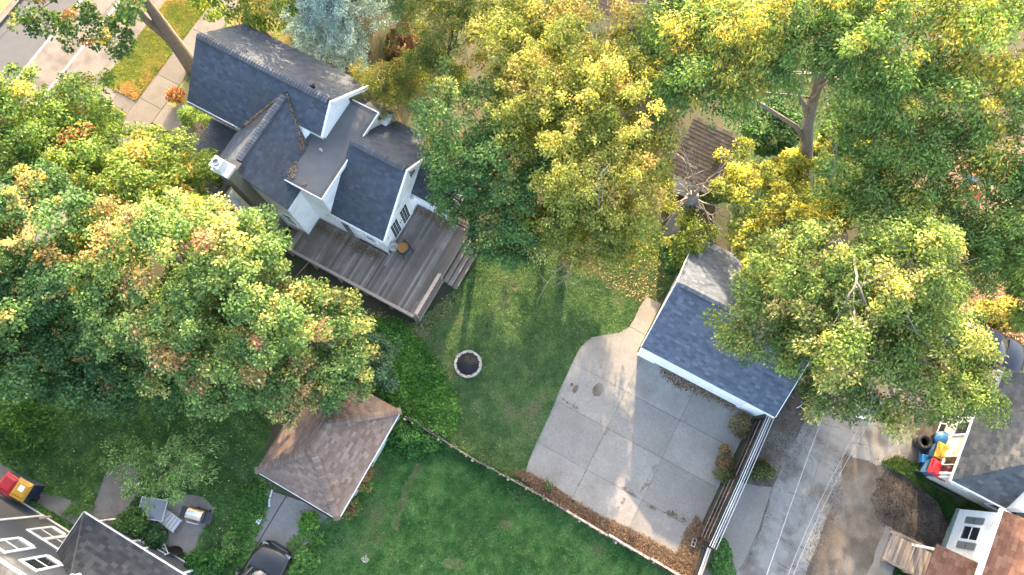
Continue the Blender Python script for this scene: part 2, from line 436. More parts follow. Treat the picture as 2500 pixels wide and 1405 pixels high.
piece_mat('old_concrete', [(0.0, (0.185, 0.176, 0.162)), (0.5, (0.215, 0.205, 0.19)), (1.0, (0.25, 0.238, 0.22))], fine=10.0, big=(0.9, (0.13, 0.118, 0.10), .45, .75))
piece_mat('pavement_concrete', [(0.0, (0.108, 0.099, 0.088)), (0.5, (0.128, 0.118, 0.105)), (1.0, (0.148, 0.136, 0.122))], fine=10.0, big=(0.9, (0.085, 0.076, 0.065), .5, .75))
piece_mat('tan_shingle', [(0.0, (0.105, 0.084, 0.070)), (0.5, (0.135, 0.110, 0.092)), (1.0, (0.17, 0.14, 0.118))], fine=20.0)
piece_mat('paver', [(0.0, (0.24, 0.18, 0.145)), (0.5, (0.33, 0.255, 0.21)), (1.0, (0.42, 0.33, 0.275))], fine=14.0)
piece_mat('pit_stone', [(0.0, (0.27, 0.245, 0.215)), (0.5, (0.32, 0.295, 0.265)), (1.0, (0.37, 0.345, 0.31))], fine=18.0)
mat('flat_membrane', (0.085, 0.088, 0.093), (0.11, 0.112, 0.116), 1.2, 0.85, 0.1, fine=30.0)
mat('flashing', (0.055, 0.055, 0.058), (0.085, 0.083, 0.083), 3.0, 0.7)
mat('ground_soil', (0.075, 0.056, 0.038), (0.045, 0.050, 0.026), 1.4, 0.95, 0.5, fine=14.0, c3=(0.035, 0.055, 0.02), s3=0.5)
mat('lawn_soil', (0.050, 0.098, 0.032), (0.072, 0.120, 0.044), 2.2, 0.95, 0.5, fine=26.0, c3=(0.098, 0.125, 0.06), s3=0.45)
mat('dry_lawn_soil', (0.20, 0.19, 0.06), (0.14, 0.17, 0.05), 2.5, 0.95, 0.5, fine=26.0, c3=(0.26, 0.16, 0.075), s3=0.8)
mat('gravel_dirt', (0.115, 0.095, 0.075), (0.068, 0.055, 0.043), 1.6, 0.95, 0.5, fine=18.0, c3=(0.16, 0.147, 0.128), s3=0.45)
mat('dark_mulch', (0.020, 0.017, 0.015), (0.048, 0.040, 0.034), 3.0, 0.95, 0.6, fine=9.0, c3=(0.075, 0.062, 0.05), s3=1.2)
mat('tan_gravel', (0.19, 0.13, 0.09), (0.13, 0.085, 0.058), 2.2, 0.95, 0.5, fine=18.0)
mat('alley_paving', (0.165, 0.163, 0.156), (0.22, 0.215, 0.205), 1.3, 0.9, 0.3, fine=22.0, c3=(0.11, 0.099, 0.085), s3=0.7)
mat('asphalt', (0.048, 0.051, 0.058), (0.06, 0.063, 0.068), 2.0, 0.85, 0.2, fine=40.0)
mat('street_concrete', (0.105, 0.094, 0.084), (0.125, 0.113, 0.10), 1.5, 0.9, 0.2, fine=26.0, c3=(0.075, 0.066, 0.057), s3=0.9)
mat('joint_dirt', (0.075, 0.065, 0.052), (0.045, 0.045, 0.032), 5.0, 0.95)
mat('bark_grey', (0.17, 0.15, 0.135), (0.09, 0.075, 0.065), 7.0, 0.95, 0.8, fine=22.0, stretch=(3, 3, 0.5))
mat('bark_brown', (0.13, 0.10, 0.08), (0.07, 0.052, 0.040), 7.0, 0.95, 0.8, fine=22.0, stretch=(3, 3, 0.5))
mat('bark_red', (0.17, 0.075, 0.05), (0.09, 0.04, 0.028), 7.0, 0.95, 0.8, fine=22.0, stretch=(3, 3, 0.5))
mat('bark_silver', (0.30, 0.275, 0.255), (0.17, 0.15, 0.14), 7.0, 0.95, 0.8, fine=22.0, stretch=(3, 3, 0.5))
mat('bark_pale', (0.42, 0.38, 0.33), (0.27, 0.235, 0.20), 7.0, 0.9, 0.5, fine=22.0)
attr_mat('leaf', 0.48, 0.55, 0.14); attr_mat('needle', 0.15, 0.6, 0.1, (1, 1, 1)); attr_mat('grass_blade', 0.3, 0.7, 0.06); attr_mat('litter', 0.0, 0.85, 0.1)
plain('line_paint', (0.40, 0.39, 0.37), 0.8); plain('black_plastic', (0.02, 0.02, 0.022), 0.45); plain('navy_plastic', (0.018, 0.035, 0.085), 0.5)
plain('blue_plastic', (0.045, 0.115, 0.22), 0.5); plain('red_plastic', (0.36, 0.014, 0.025), 0.5); plain('yellow_plastic', (0.46, 0.25, 0.02), 0.5)
plain('bright_blue', (0.02, 0.13, 0.33), 0.5); plain('steel', (0.55, 0.56, 0.57), 0.3, 0.9); plain('dark_metal', (0.035, 0.036, 0.04), 0.45, 0.4); plain('rubber', (0.018, 0.018, 0.018), 0.8)
plain('car_black', (0.009, 0.010, 0.013), 0.3, 0.0, 0.3, 0.35); plain('car_navy', (0.008, 0.012, 0.024), 0.3, 0.0, 0.3, 0.35); plain('chrome', (0.7, 0.7, 0.72), 0.15, 1.0)
plain('orange_fabric', (0.55, 0.24, 0.07), 0.85); plain('navy_fabric', (0.03, 0.045, 0.07), 0.8); plain('cream_plastic', (0.50, 0.46, 0.40), 0.5)
plain('tan_brick', (0.15, 0.128, 0.098), 0.9); plain('red_cloth', (0.55, 0.06, 0.03), 0.7); plain('wire_white', (0.38, 0.38, 0.40), 0.5); plain('soot', (0.012, 0.012, 0.014), 0.95); plain('ash', (0.14, 0.145, 0.16), 0.95)
plain('shutter_grey', (0.16, 0.18, 0.19), 0.6); plain('orange_box', (0.5, 0.16, 0.04), 0.6); plain('green_trim', (0.22, 0.27, 0.24), 0.7)
m, nt, b = newmat('window_glass'); b.inputs['Base Color'].default_value = (0.02, 0.024, 0.028, 1); b.inputs['Roughness'].default_value = 0.05; b.inputs['Specular IOR Level'].default_value = 0.8
m, nt, b = newmat('pale_glass'); b.inputs['Base Color'].default_value = (0.14, 0.15, 0.16, 1); b.inputs['Roughness'].default_value = 0.08; b.inputs['Specular IOR Level'].default_value = 0.8
# ================================================================== THE SETTING
def refine(poly, step=0.5, jit=0.0):
    out = []
    for i in range(len(poly)):
        a, b = poly[i], poly[(i + 1) % len(poly)]; L = math.hypot(b[0] - a[0], b[1] - a[1]); k = max(1, int(L / step))
        for j in range(k):
            t = j / k; out.append((a[0] + (b[0] - a[0]) * t + random.uniform(-jit, jit), a[1] + (b[1] - a[1]) * t + random.uniform(-jit, jit)))
    return out
def gpoly(pts): return [gp(*p)[:2] for p in pts]
def sheet(name, pts, z, m, jit=0.0, kind='structure', step=0.4, label=None, thick=0.0):
    poly = refine(gpoly(pts), step, jit) if jit else gpoly(pts)
    if area2(poly) < 0: poly = poly[::-1]
    mb = MB()
    if thick: mb.prism(poly, z - thick, z)
    else: mb.face([(x, y, z) for x, y in poly])
    return single(mb, name, m, label, None, frame='w', kind=kind)
def inside(poly, X, Y):
    r = np.zeros(len(X), bool); n = len(poly)
    for i in range(n):
        x0, y0 = poly[i - 1]; x1, y1 = poly[i]
        if y0 == y1: continue
        c = ((y0 > Y) != (y1 > Y)) & (X < (x1 - x0) * (Y - y0) / (y1 - y0) + x0)
        r ^= c
    return r
def scatter_in(poly, n, holes=()):
    P = np.array(poly); lo = P.min(0); hi = P.max(0); X = np.zeros(0); Y = np.zeros(0)
    for _ in range(30):
        x = rng.uniform(lo[0], hi[0], n); y = rng.uniform(lo[1], hi[1], n); k = inside(poly, x, y)
        for h in holes: k &= ~inside(h, x, y)
        X = np.append(X, x[k]); Y = np.append(Y, y[k])
        if len(X) >= n: break
    return X[:n], Y[:n]
def fast_mesh(name, V, nper, C, m):
    """V: (n*nper, 3) points of separate polygons with nper corners; C: colour per polygon"""
    n = len(V) // nper; me = bpy.data.meshes.new(name)
    me.vertices.add(n * nper); me.vertices.foreach_set('co', V.astype(np.float32).ravel())
    me.loops.add(n * nper); me.loops.foreach_set('vertex_index', np.arange(n * nper, dtype=np.int32))
    me.polygons.add(n); me.polygons.foreach_set('loop_start', np.arange(0, n * nper, nper, dtype=np.int32))
    me.polygons.foreach_set('loop_total', np.full(n, nper, dtype=np.int32))
    a = me.attributes.new('Col', 'FLOAT_COLOR', 'POINT')
    rgba = np.ones((n * nper, 4), np.float32); rgba[:, :3] = np.repeat(np.clip(C, 0, 1), nper, 0); a.data.foreach_set('color', rgba.ravel())
    me.materials.append(MATS[m]); me.update(calc_edges=True); me.validate()
    return me
def smooth_noise(X, Y, s, seed=0):
    r = np.random.default_rng(seed); G = r.normal(0, 1, (64, 64)); out = np.zeros(len(X))
    for k, (f, w) in enumerate(((.35, 1.0), (.8, .6), (1.9, .35))):
        x = X * s * f + 17.3 * k + 100; y = Y * s * f - 9.1 * k + 100; xi = np.floor(x).astype(int); yi = np.floor(y).astype(int); a = x - xi; b = y - yi
        a = a * a * (3 - 2 * a); b = b * b * (3 - 2 * b); g = lambda i, j: G[i % 64, j % 64]
        out += w * (g(xi, yi) * (1 - a) * (1 - b) + g(xi + 1, yi) * a * (1 - b) + g(xi, yi + 1) * (1 - a) * b + g(xi + 1, yi + 1) * a * b)
    return out * .9
def grass(name, poly, n, label, h=(0.05, 0.11), c=((0.045, 0.105, 0.028), (0.085, 0.15, 0.04)), dry=(0.16, 0.15, 0.07), drylevel=1.1, holes=(), z0=0.008, w=0.017, seed=1):
    X, Y = scatter_in(poly, n, holes); n = len(X)
    patch = smooth_noise(X, Y, 0.8, seed); fine = smooth_noise(X, Y, 3.0, seed + 5)
    cl = smooth_noise(X, Y, 9.0, seed + 9); t = np.clip(0.45 + 0.3 * patch + 0.2 * fine + .3 * cl + rng.normal(0, .25, n), 0, 1.4)[:, None]
    C = np.array(c[0]) * (1 - t) + np.array(c[1]) * t
    k = np.clip((patch * .6 + fine * .5 + rng.normal(0, .35, n) - drylevel) * 1.4, 0, 1)[:, None]; C = C * (1 - k) + np.array(dry) * k
    C *= rng.uniform(0.7, 1.3, n)[:, None]
    a = rng.uniform(0, 6.28, n); H = rng.uniform(*h, n) * np.clip(1 + .3 * patch, .5, 1.6); lean = rng.uniform(.5, 1.4, n) * H
    dx, dy = np.cos(a), np.sin(a); V = np.zeros((n, 3, 3))
    V[:, 0] = np.stack([X - dy * w, Y + dx * w, np.full(n, z0)], 1); V[:, 1] = np.stack([X + dy * w, Y - dx * w, np.full(n, z0)], 1)
    V[:, 2] = np.stack([X + dx * lean, Y + dy * lean, z0 + H], 1)
    o = bpy.data.objects.new(name, fast_mesh(name, V.reshape(-1, 3), 3, C, 'grass_blade')); COL.objects.link(o)
    return tag(o, label, 'grass', kind='stuff')
def litter(name, poly, n, label, size=(0.03, 0.07), cols=((0.30, 0.19, 0.06), (0.17, 0.09, 0.04), (0.45, 0.36, 0.12)), z=(0.01, 0.05), narrow=0.6, holes=(), cat='leaf litter', zfun=None, spread=.1):
    X, Y = scatter_in(poly, n, holes); n = len(X); X = X + rng.normal(0, spread, n); Y = Y + rng.normal(0, spread, n)
    L = rng.uniform(*size, n); a = rng.uniform(0, 6.28, n); tl = rng.uniform(-.5, .5, n); Z = rng.uniform(*z, n)
    if zfun is not None: Z = Z + zfun(X, Y)
    cs = np.array(cols)[rng.integers(0, len(cols), n)] * rng.uniform(.6, 1.35, n)[:, None]
    d = np.stack([np.cos(a), np.sin(a), tl], 1) * L[:, None]; e = np.stack([-np.sin(a), np.cos(a), rng.uniform(-.4, .4, n)], 1) * (L * narrow)[:, None]
    p = np.stack([X, Y, Z], 1); V = np.stack([p - d, p - e, p + d, p + e], 1)
    V[:, :, 2] = np.maximum(V[:, :, 2], Z[:, None] - .01)
    o = bpy.data.objects.new(name, fast_mesh(name, V.reshape(-1, 3), 4, cs, 'litter')); COL.objects.link(o)
    return tag(o, label, cat, kind='stuff')

g = MB().face([(-120, -60, 0), (120, -60, 0), (120, 150, 0), (-120, 150, 0)])
single(g, 'ground', 'ground_soil', None, None, frame='w', kind='structure')

# ---- lawns
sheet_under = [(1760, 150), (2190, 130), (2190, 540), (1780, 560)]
P_YARD = [(820, 730), (1015, 792), (1110, 706), (1165, 602), (1260, 540), (1660, 560), (1650, 690), (1600, 735), (1580, 727), (1545, 788), (1520, 815), (1445, 825), (1400, 882), (1340, 1022), (1282, 1150), (1250, 1162), (985, 1022), (930, 985), (850, 830)]
P_LOWER = [(975, 1012), (1250, 1168), (1640, 1402), (1640, 1450), (690, 1450), (720, 1370), (790, 1275), (880, 1180)]
P_LEFT = [(-60, 860), (700, 930), (640, 1120), (640, 1165), (672, 1190), (640, 1255), (600, 1330), (560, 1450), (-60, 1450)]
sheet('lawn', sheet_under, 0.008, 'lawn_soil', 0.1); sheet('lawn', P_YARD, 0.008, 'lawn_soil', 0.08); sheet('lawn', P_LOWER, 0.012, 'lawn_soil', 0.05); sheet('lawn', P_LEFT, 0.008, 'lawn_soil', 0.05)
PATH_L = [(-60, 1118), (0, 1130), (40, 1152), (95, 1200), (180, 1222), (228, 1234), (262, 1150), (330, 1120), (345, 1190), (300, 1262), (215, 1300), (60, 1210), (-60, 1190)]
PATIO_L = [(345, 1295), (400, 1225), (440, 1205), (495, 1212), (527, 1242), (500, 1290), (468, 1358), (400, 1330)]
DRIVE_L = [(650, 1195), (740, 1225), (810, 1268), (775, 1300), (722, 1372), (690, 1450), (545, 1450), (590, 1345), (632, 1262)]
W = lambda pts: gpoly(pts)
grass('lawn_grass', W(P_YARD), 120000, 'short mown grass around the fire pit', seed=3, holes=[W([(880, 800), (980, 790), (1110, 950), (1110, 1050), (990, 1000), (900, 930)])], c=((0.062, 0.128, 0.046), (0.130, 0.218, 0.082)), dry=(0.22, 0.21, 0.125), drylevel=0.95)
grass('lawn_grass', W(P_LOWER), 125000, 'lush green grass below the picket fence', seed=8, h=(0.06, 0.14), z0=0.012, c=((0.040, 0.122, 0.034), (0.115, 0.240, 0.076)), dry=(0.20, 0.21, 0.11), drylevel=0.95)
grass('lawn_grass', W(P_LEFT), 95000, 'dark green grass behind the grey house', seed=9, h=(0.06, 0.15), c=((0.048, 0.125, 0.036), (0.14, 0.265, 0.075)), drylevel=1.4, holes=[W(PATH_L), W(PATIO_L), W(DRIVE_L)])
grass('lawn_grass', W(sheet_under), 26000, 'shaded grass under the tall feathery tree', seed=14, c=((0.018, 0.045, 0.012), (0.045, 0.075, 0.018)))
litter('fallen_leaves', W(P_YARD), 800, 'yellow leaves scattered on the yard grass', (0.015, 0.034), ((0.45, 0.40, 0.22), (0.34, 0.30, 0.12), (0.26, 0.18, 0.09)), (0.05, 0.10))
litter('fallen_leaves', W(P_LEFT), 1100, 'pale leaves scattered on the grass by the brown garage', (0.02, 0.04), ((0.5, 0.5, 0.25), (0.4, 0.42, 0.15)), (0.06, 0.12), holes=[W(PATH_L), W(PATIO_L)])
litter('fallen_leaves', W(P_LOWER), 700, 'small pale leaves and seed heads on the lower lawn', (0.012, 0.028), ((0.4, 0.42, 0.22), (0.3, 0.33, 0.14), (0.45, 0.42, 0.3)), (0.06, 0.12))
litter('fallen_leaves', W([(830, 735), (1010, 795), (1120, 705), (1100, 760), (1020, 850), (900, 810)]), 2200, 'brown leaves lying along the deck edge', (0.02, 0.05), ((0.20, 0.13, 0.07), (0.30, 0.22, 0.11), (0.45, 0.38, 0.18)), (0.02, 0.07))
litter('fallen_leaves', W([(1330, 600), (1640, 640), (1600, 735), (1570, 745), (1480, 700)]), 1500, 'brown leaves under the big yellow tree', (0.02, 0.05), ((0.20, 0.12, 0.06), (0.13, 0.08, 0.05), (0.42, 0.34, 0.15)), (0.02, 0.08))

for poly, n, sd in (([(1010, 1130), (1030, 1140), (1000, 1210), (975, 1290), (955, 1285), (985, 1200)], 3600, 21), ([(1225, 1262), (1250, 1265), (1245, 1288), (1222, 1285)], 500, 22), ([(880, 1340), (905, 1335), (912, 1365), (888, 1372)], 500, 23), ([(1090, 1360), (1140, 1370), (1130, 1392), (1085, 1385)], 900, 24)):
    grass('worn_grass', [(x + random.uniform(-.1, .1), y + random.uniform(-.1, .1)) for x, y in refine(W(poly), .3, .1)], n, 'thin dry grass along a worn trace on the lower lawn', (0.05, 0.11), ((0.13, 0.17, 0.075), (0.20, 0.22, 0.12)), (0.24, 0.2, 0.13), .6, seed=sd, z0=.03)
# ---- driveway: slabs with open joints
def slabs(name, outer_uv, ulines, vlines, top, m, joint=0.012, label=None):
    """paved area: base sheet with one child slab per grid cell"""
    poly = outer_uv if area2(outer_uv) > 0 else outer_uv[::-1]
    base = single(MB().prism(poly, 0.0, top - 0.03), name, 'joint_dirt', label, None, kind='structure')
    for i in range(len(ulines) - 1):
        for k in range(len(vlines) - 1):
            a, b, c, d = ulines[i] + joint, ulines[i + 1] - joint, vlines[k] + joint, vlines[k + 1] - joint
            q = clip_poly(poly, [(a, c), (b, c), (b, d), (a, d)])
            if len(q) > 2 and abs(area2(q)) > 0.03:
                z = top + random.uniform(-.003, .003); bb = 0.012
                cx = sum(p[0] for p in q) / len(q); cyy = sum(p[1] for p in q) / len(q)
                MB().prism(q, top - 0.029, z).build('slab', m, base)
    return base
drv = [guv(*p) for p in [(1578, 726), (1614, 743)]] + [(2.9, 8.2), (9.45, 8.2), (9.4, 6.2), (9.35, 4.2), (9.3, 1.6), (9.25, -0.1), (0.75, -0.1)] + [guv(*p) for p in [(1290, 1128), (1312, 1075), (1340, 1018), (1372, 940), (1400, 880), (1416, 850), (1445, 824), (1480, 818), (1512, 813), (1535, 800), (1548, 780), (1562, 750)]]
drive = slabs('driveway', drv, [-0.6, 3.25, 6.3, 9.6], [-0.3, 1.72, 4.0, 6.1, 9.2, 13.0], 0.07, 'concrete', 0.007)
for px, py, rx, ry in ((1460, 952, .27, .37), (1405, 950, .12, .24), (1396, 940, .09, .10)):
    c = guv(px, py, .075); st = MB(); k = 22
    st.face([(c[0] + rx * math.cos(2 * math.pi * i / k) * random.uniform(.93, 1.07), c[1] + ry * math.sin(2 * math.pi * i / k) * random.uniform(.93, 1.07), 0.077) for i in range(k)])
    st.build('oil_stain', 'gravel_dirt', drive)
BROWN = ((0.10, 0.060, 0.038), (0.15, 0.09, 0.053), (0.066, 0.045, 0.032), (0.20, 0.145, 0.085))
litter('pine_straw', W([(1250, 1152), (1282, 1150), (1340, 1180), (1400, 1222), (1470, 1262), (1540, 1292), (1600, 1325), (1652, 1352), (1672, 1300), (1700, 1260), (1718, 1290), (1700, 1400), (1690, 1450), (1645, 1402), (1400, 1258)]), 26000, 'brown pine straw and leaves heaped along the driveway fence', (0.03, 0.09), BROWN, (0.02, 0.16), 0.16, spread=.05)
litter('fallen_leaves', W([(1605, 895), (1640, 905), (1700, 935), (1770, 975), (1800, 985), (1790, 1000), (1700, 960), (1650, 945), (1620, 920)]), 1500, 'brown leaves blown against the garage door', (0.02, 0.05), BROWN, (0.075, 0.10))
litter('fallen_leaves', W([(1300, 1150), (1400, 880), (1600, 920), (1740, 1100), (1700, 1300)]), 420, 'few dry leaves and twigs on the driveway concrete', (0.012, 0.04), ((0.09, 0.07, 0.05), (0.16, 0.11, 0.07)), (0.075, 0.09), 0.4)
for a, b_, n in (((1370, 975), (1415, 1000), 90), ((1520, 1190), (1600, 1245), 150), ((1550, 1195), (1590, 1180), 30), ((1505, 1250), (1545, 1180), 50), ((1630, 1250), (1680, 1275), 260), ((1610, 1118), (1560, 1210), 50), ((1440, 1140), (1400, 1200), 25), ((1520, 980), (1440, 1130), 45)):
    A, B = gp(*a), gp(*b_); X = []; pos = [random.random() for _ in range(6)]
    for _ in range(n):
        t_ = min(1, max(0, random.choice(pos) + random.gauss(0, .05))); s_ = .05 if n < 200 else .085; X.append((A[0] + (B[0] - A[0]) * t_ + random.gauss(0, s_), A[1] + (B[1] - A[1]) * t_ + random.gauss(0, s_)))
    V = []; C = []
    for x, y in X:
        L = random.uniform(.012, .035); th = random.uniform(0, 6.28); f = random.uniform(.6, 1.2); c = random.choice(((.10, .085, .045), (.12, .085, .05), (.085, .10, .035)))
        for dx, dy in ((L, 0), (0, L * .5), (-L, 0), (0, -L * .5)): V.append((x + dx * math.cos(th) - dy * math.sin(th), y + dx * math.sin(th) + dy * math.cos(th), .08 + random.uniform(0, .02)))
        C.append([q * f for q in c])
    o = bpy.data.objects.new('crack_weeds', fast_mesh('crack_weeds', np.array(V), 4, np.array(C), 'litter')); COL.objects.link(o); tag(o, 'dry weeds growing in the driveway joints', 'weeds', kind='stuff')

# ---- side yard, alley and the beds on the right
sheet('gravel_ground', [(1860, 1020), (1985, 880), (2330, 900), (2300, 1150), (2350, 1240), (2330, 1450), (1690, 1450), (1735, 1335), (1810, 1173)], 0.006, 'gravel_dirt', 0.06)
alley = sheet('alley', [(2010, 925), (2110, 950), (2165, 1000), (2230, 1060), (2215, 1120), (2140, 1135), (2062, 1108), (2050, 1190), (2012, 1280), (1950, 1450), (1775, 1450), (1802, 1395), (1862, 1285), (1884, 1195), (1905, 1145), (1960, 1040)], 0.014, 'alley_paving', 0.05)
for pts in ([(2012, 965), (2045, 1000), (2062, 1040), (2090, 1060)], [(1990, 1080), (2030, 1090), (2060, 1060)], [(1900, 1310), (1940, 1330), (1985, 1345)], [(1985, 1010), (2010, 1035), (2050, 1045)], [(1880, 1330), (1902, 1318), (1935, 1332)], [(2062, 1110), (2080, 1080), (2125, 1090), (2160, 1050)], [(1960, 1090), (1985, 1130), (1975, 1180), (1995, 1230)], [(1925, 1200), (1960, 1215), (2000, 1200), (2040, 1210)], [(2030, 960), (2060, 985), (2110, 990), (2150, 1020)], [(1870, 1400), (1890, 1370), (1925, 1390), (1950, 1380)], [(2090, 960), (2080, 1000), (2105, 1040), (2100, 1080)]):
    mb = MB(); P = refine(gpoly(pts) + gpoly(pts)[::-1], .15, .03); P = P[:len(P) // 2]
    for i in range(len(P) - 1):
        a, b_ = P[i], P[i + 1]; w = random.uniform(.003, .012)
        mb.face([(a[0] - w, a[1] - w, .018), (b_[0] - w, b_[1] - w, .018), (b_[0] + w, b_[1] + w, .018), (a[0] + w, a[1] + w, .018)])
    single(mb, 'crack', 'joint_dirt', None, None, frame='w', kind='structure')
sheet('concrete_pad', [(1808, 1180), (1850, 1186), (1884, 1190), (1868, 1245), (1850, 1300), (1822, 1360), (1798, 1398), (1782, 1352), (1745, 1338)], 0.035, 'concrete', 0.02, thick=0.04)
sheet('mulch_bed', [(2146, 1158), (2172, 1150), (2200, 1140), (2238, 1172), (2270, 1190), (2290, 1226), (2315, 1250), (2322, 1300), (2296, 1348), (2240, 1318), (2205, 1308), (2170, 1275), (2150, 1262), (2128, 1228), (2138, 1200)], 0.022, 'dark_mulch', 0.22, step=.22)
sheet('garden_path', [(2160, 1285), (2210, 1308), (2180, 1390), (2160, 1450), (2095, 1450), (2130, 1370)], 0.026, 'old_concrete', 0.05)
sheet('lawn', [(2180, 1395), (2200, 1360), (2260, 1400), (2290, 1450), (2170, 1450)], 0.022, 'lawn_soil', 0.05)
grass('bed_grass', W([(2150, 1130), (2190, 1115), (2265, 1150), (2330, 1200), (2420, 1245), (2335, 1245), (2318, 1290), (2290, 1225), (2210, 1160)]), 14000, 'rough grass along the dark mulch bed', (0.08, 0.22), ((0.03, 0.075, 0.02), (0.09, 0.13, 0.04)), seed=4, z0=.02, w=.016)
grass('bed_grass', W([(2185, 1385), (2205, 1350), (2260, 1395), (2290, 1450), (2170, 1450)]), 6000, 'green grass below the wooden ramp', (0.05, 0.14), ((0.025, 0.085, 0.02), (0.05, 0.12, 0.03)), seed=5, z0=.022)
litter('bed_litter', W([(1850, 1020), (1985, 900), (2000, 960), (1900, 1130), (1880, 1190), (1812, 1175), (1850, 1080)]), 5000, 'dark leaf litter beside the garage', (0.012, 0.03), ((0.055, 0.042, 0.032), (0.07, 0.054, 0.04), (0.09, 0.074, 0.053)), (0.008, 0.04))
litter('bed_litter', W([(1950, 1400), (2060, 1110), (2140, 1140), (2140, 1260), (2160, 1290), (2100, 1440), (1960, 1440)]), 5200, 'small leaves and gravel on the dirt by the alley', (0.008, 0.02), ((0.07, 0.056, 0.043), (0.10, 0.083, 0.065), (0.15, 0.135, 0.11)), (0.008, 0.03))
litter('bed_litter', W([(2146, 1158), (2200, 1140), (2270, 1190), (2315, 1250), (2322, 1300), (2296, 1348), (2205, 1308), (2150, 1262)]), 3200, 'leaves and bark on the dark mulch bed', (0.015, 0.04), ((0.032, 0.026, 0.022), (0.02, 0.016, 0.014), (0.06, 0.044, 0.03)), (0.025, 0.05))
for poly, n in (([(1985, 985), (2010, 990), (1925, 1150), (1895, 1195), (1870, 1290), (1810, 1400), (1795, 1395), (1855, 1280), (1878, 1190), (1900, 1140)], 900), ([(2070, 1100), (2060, 1190), (2025, 1280), (1965, 1440), (1945, 1440), (2000, 1280), (2040, 1190), (2050, 1105)], 1500), ([(2130, 1125), (2215, 1110), (2230, 1140), (2140, 1150)], 500), ([(2130, 1200), (2150, 1150), (2165, 1165), (2150, 1260), (2205, 1300), (2190, 1315), (2135, 1270)], 900)):
    litter('edge_litter', W(poly), n, 'dirt and small leaves along the ragged alley edges', (0.012, 0.035), ((0.06, 0.047, 0.036), (0.09, 0.073, 0.055), (0.12, 0.1, 0.08)), (0.02, 0.04), spread=.22)
sheet('gravel_yard', [(2230, 340), (2520, 330), (2520, 830), (2340, 760), (2300, 660), (2230, 600)], 0.008, 'tan_gravel', 0.1)
litter('gravel_litter', W([(2300, 600), (2520, 560), (2520, 860), (2330, 760)]), 5000, 'brown leaves on the tan gravel yard', (0.03, 0.07), ((0.25, 0.14, 0.07), (0.16, 0.09, 0.05), (0.38, 0.25, 0.14)), (0.012, 0.05))

# ---- paths and patio behind the grey house
sheet('garden_path', PATH_L, 0.03, 'old_concrete', 0.03, thick=0.02); sheet('patio', PATIO_L, 0.03, 'old_concrete', 0.03, thick=0.02)
dl = [guv(*p) for p in DRIVE_L]
slabs('side_driveway', dl, [-14, -9.1, -4], [-14, -8.9, -3], 0.04, 'concrete', 0.03)
for poly, n in (([(735, 1250), (775, 1270), (770, 1300), (715, 1345), (700, 1340), (740, 1290)], 1300), ([(655, 1205), (640, 1270), (605, 1340), (590, 1345), (625, 1265), (645, 1205)], 1300), ([(600, 1340), (645, 1325), (640, 1345), (600, 1400), (580, 1400)], 500), ([(180, 1222), (236, 1236), (206, 1262), (150, 1262)], 500)):
    litter('weed_patch', W(poly), n, 'low green weeds in the cracks of the side driveway', (0.03, 0.06), ((0.05, 0.13, 0.025), (0.08, 0.17, 0.035), (0.10, 0.15, 0.05)), (0.045, 0.16), .6, cat='weeds')

# ---- street, kerb, verge and pavement
def strip(name, u0, u1, v0, v1, z0, z1, m): return single(MB().box(u0, u1, v0, v1, z0, z1), name, m, None, None, kind='structure')
single(MB().face([(-38.6, -60, .006), (-35.45, -60, .006), (-35.45, 90, .006), (-38.6, 90, .006)]), 'street', 'asphalt', None, None, kind='structure')
single(MB().face([(-35.45, -60, .008), (-31.42, -60, .008), (-31.42, 90, .008), (-35.45, 90, .008)]), 'parking_lane', 'street_concrete', None, None, kind='structure')
for u in (-35.5, -33.42):
    single(MB().face([(u - .06, -60, .012), (u + .06, -60, .012), (u + .06, 90, .012), (u - .06, 90, .012)]), 'lane_marking', 'line_paint', None, None, kind='structure')
kerb = strip('kerb', -31.42, -30.95, -60, 90, 0, .12, 'street_concrete'); strip('kerb', -39.0, -38.6, -60, 90, 0, .12, 'street_concrete')
strip('verge', -30.95, -28.46, 7.56, 90, 0, .10, 'dry_lawn_soil'); strip('verge', -30.95, -28.46, -60, 6.68, 0, .10, 'dry_lawn_soil'); strip('verge', -44, -39.0, -60, 90, 0, .10, 'dry_lawn_soil')
slabs('garden_path', [(-30.95, 6.7), (-28.46, 6.7), (-28.46, 7.54), (-30.95, 7.54)], [-30.95, -29.7, -28.4], [6.69, 7.55], .11, 'pavement_concrete')
slabs('pavement', [(-28.44, -30), (-26.9, -30), (-26.9, 40), (-28.44, 40)], [-28.46, -26.88], [-30 + 1.72 * i for i in range(42)], .12, 'pavement_concrete')
for v0, v1, n, s_, lab in ((7.6, 16, 34000, 6, 'dry yellow-green grass between kerb and pavement'), (1.0, 6.66, 14000, 7, 'green verge grass below the front path')):
    grass('verge_grass', [uv(-30.93, v0)[:2], uv(-28.5, v0)[:2], uv(-28.5, v1)[:2], uv(-30.93, v1)[:2]], n, lab, (0.04, 0.10), ((0.14, 0.18, 0.035), (0.26, 0.27, 0.06)), (0.40, 0.24, 0.10), 0.3, seed=s_, z0=.10)
single(MB().box(-26.9, -22.6, 7.0, 16, 0, .1), 'front_yard', 'dry_lawn_soil', None, None, kind='structure')
grass('verge_grass', [uv(-26.85, 10)[:2], uv(-22.6, 10)[:2], uv(-22.6, 18)[:2], uv(-26.85, 18)[:2]], 15000, 'sunlit grass beside the front of the house', (0.04, 0.10), ((0.10, 0.14, 0.03), (0.17, 0.19, 0.05)), (0.30, 0.19, 0.08), 0.4, seed=12, z0=.10)
slabs('garden_path', [(-26.88, 6.9), (-22.2, 6.9), (-22.2, 8.3), (-26.88, 8.3)], [-26.88, -25.3, -23.7, -22.1], [6.85, 8.35], .115, 'pavement_concrete')
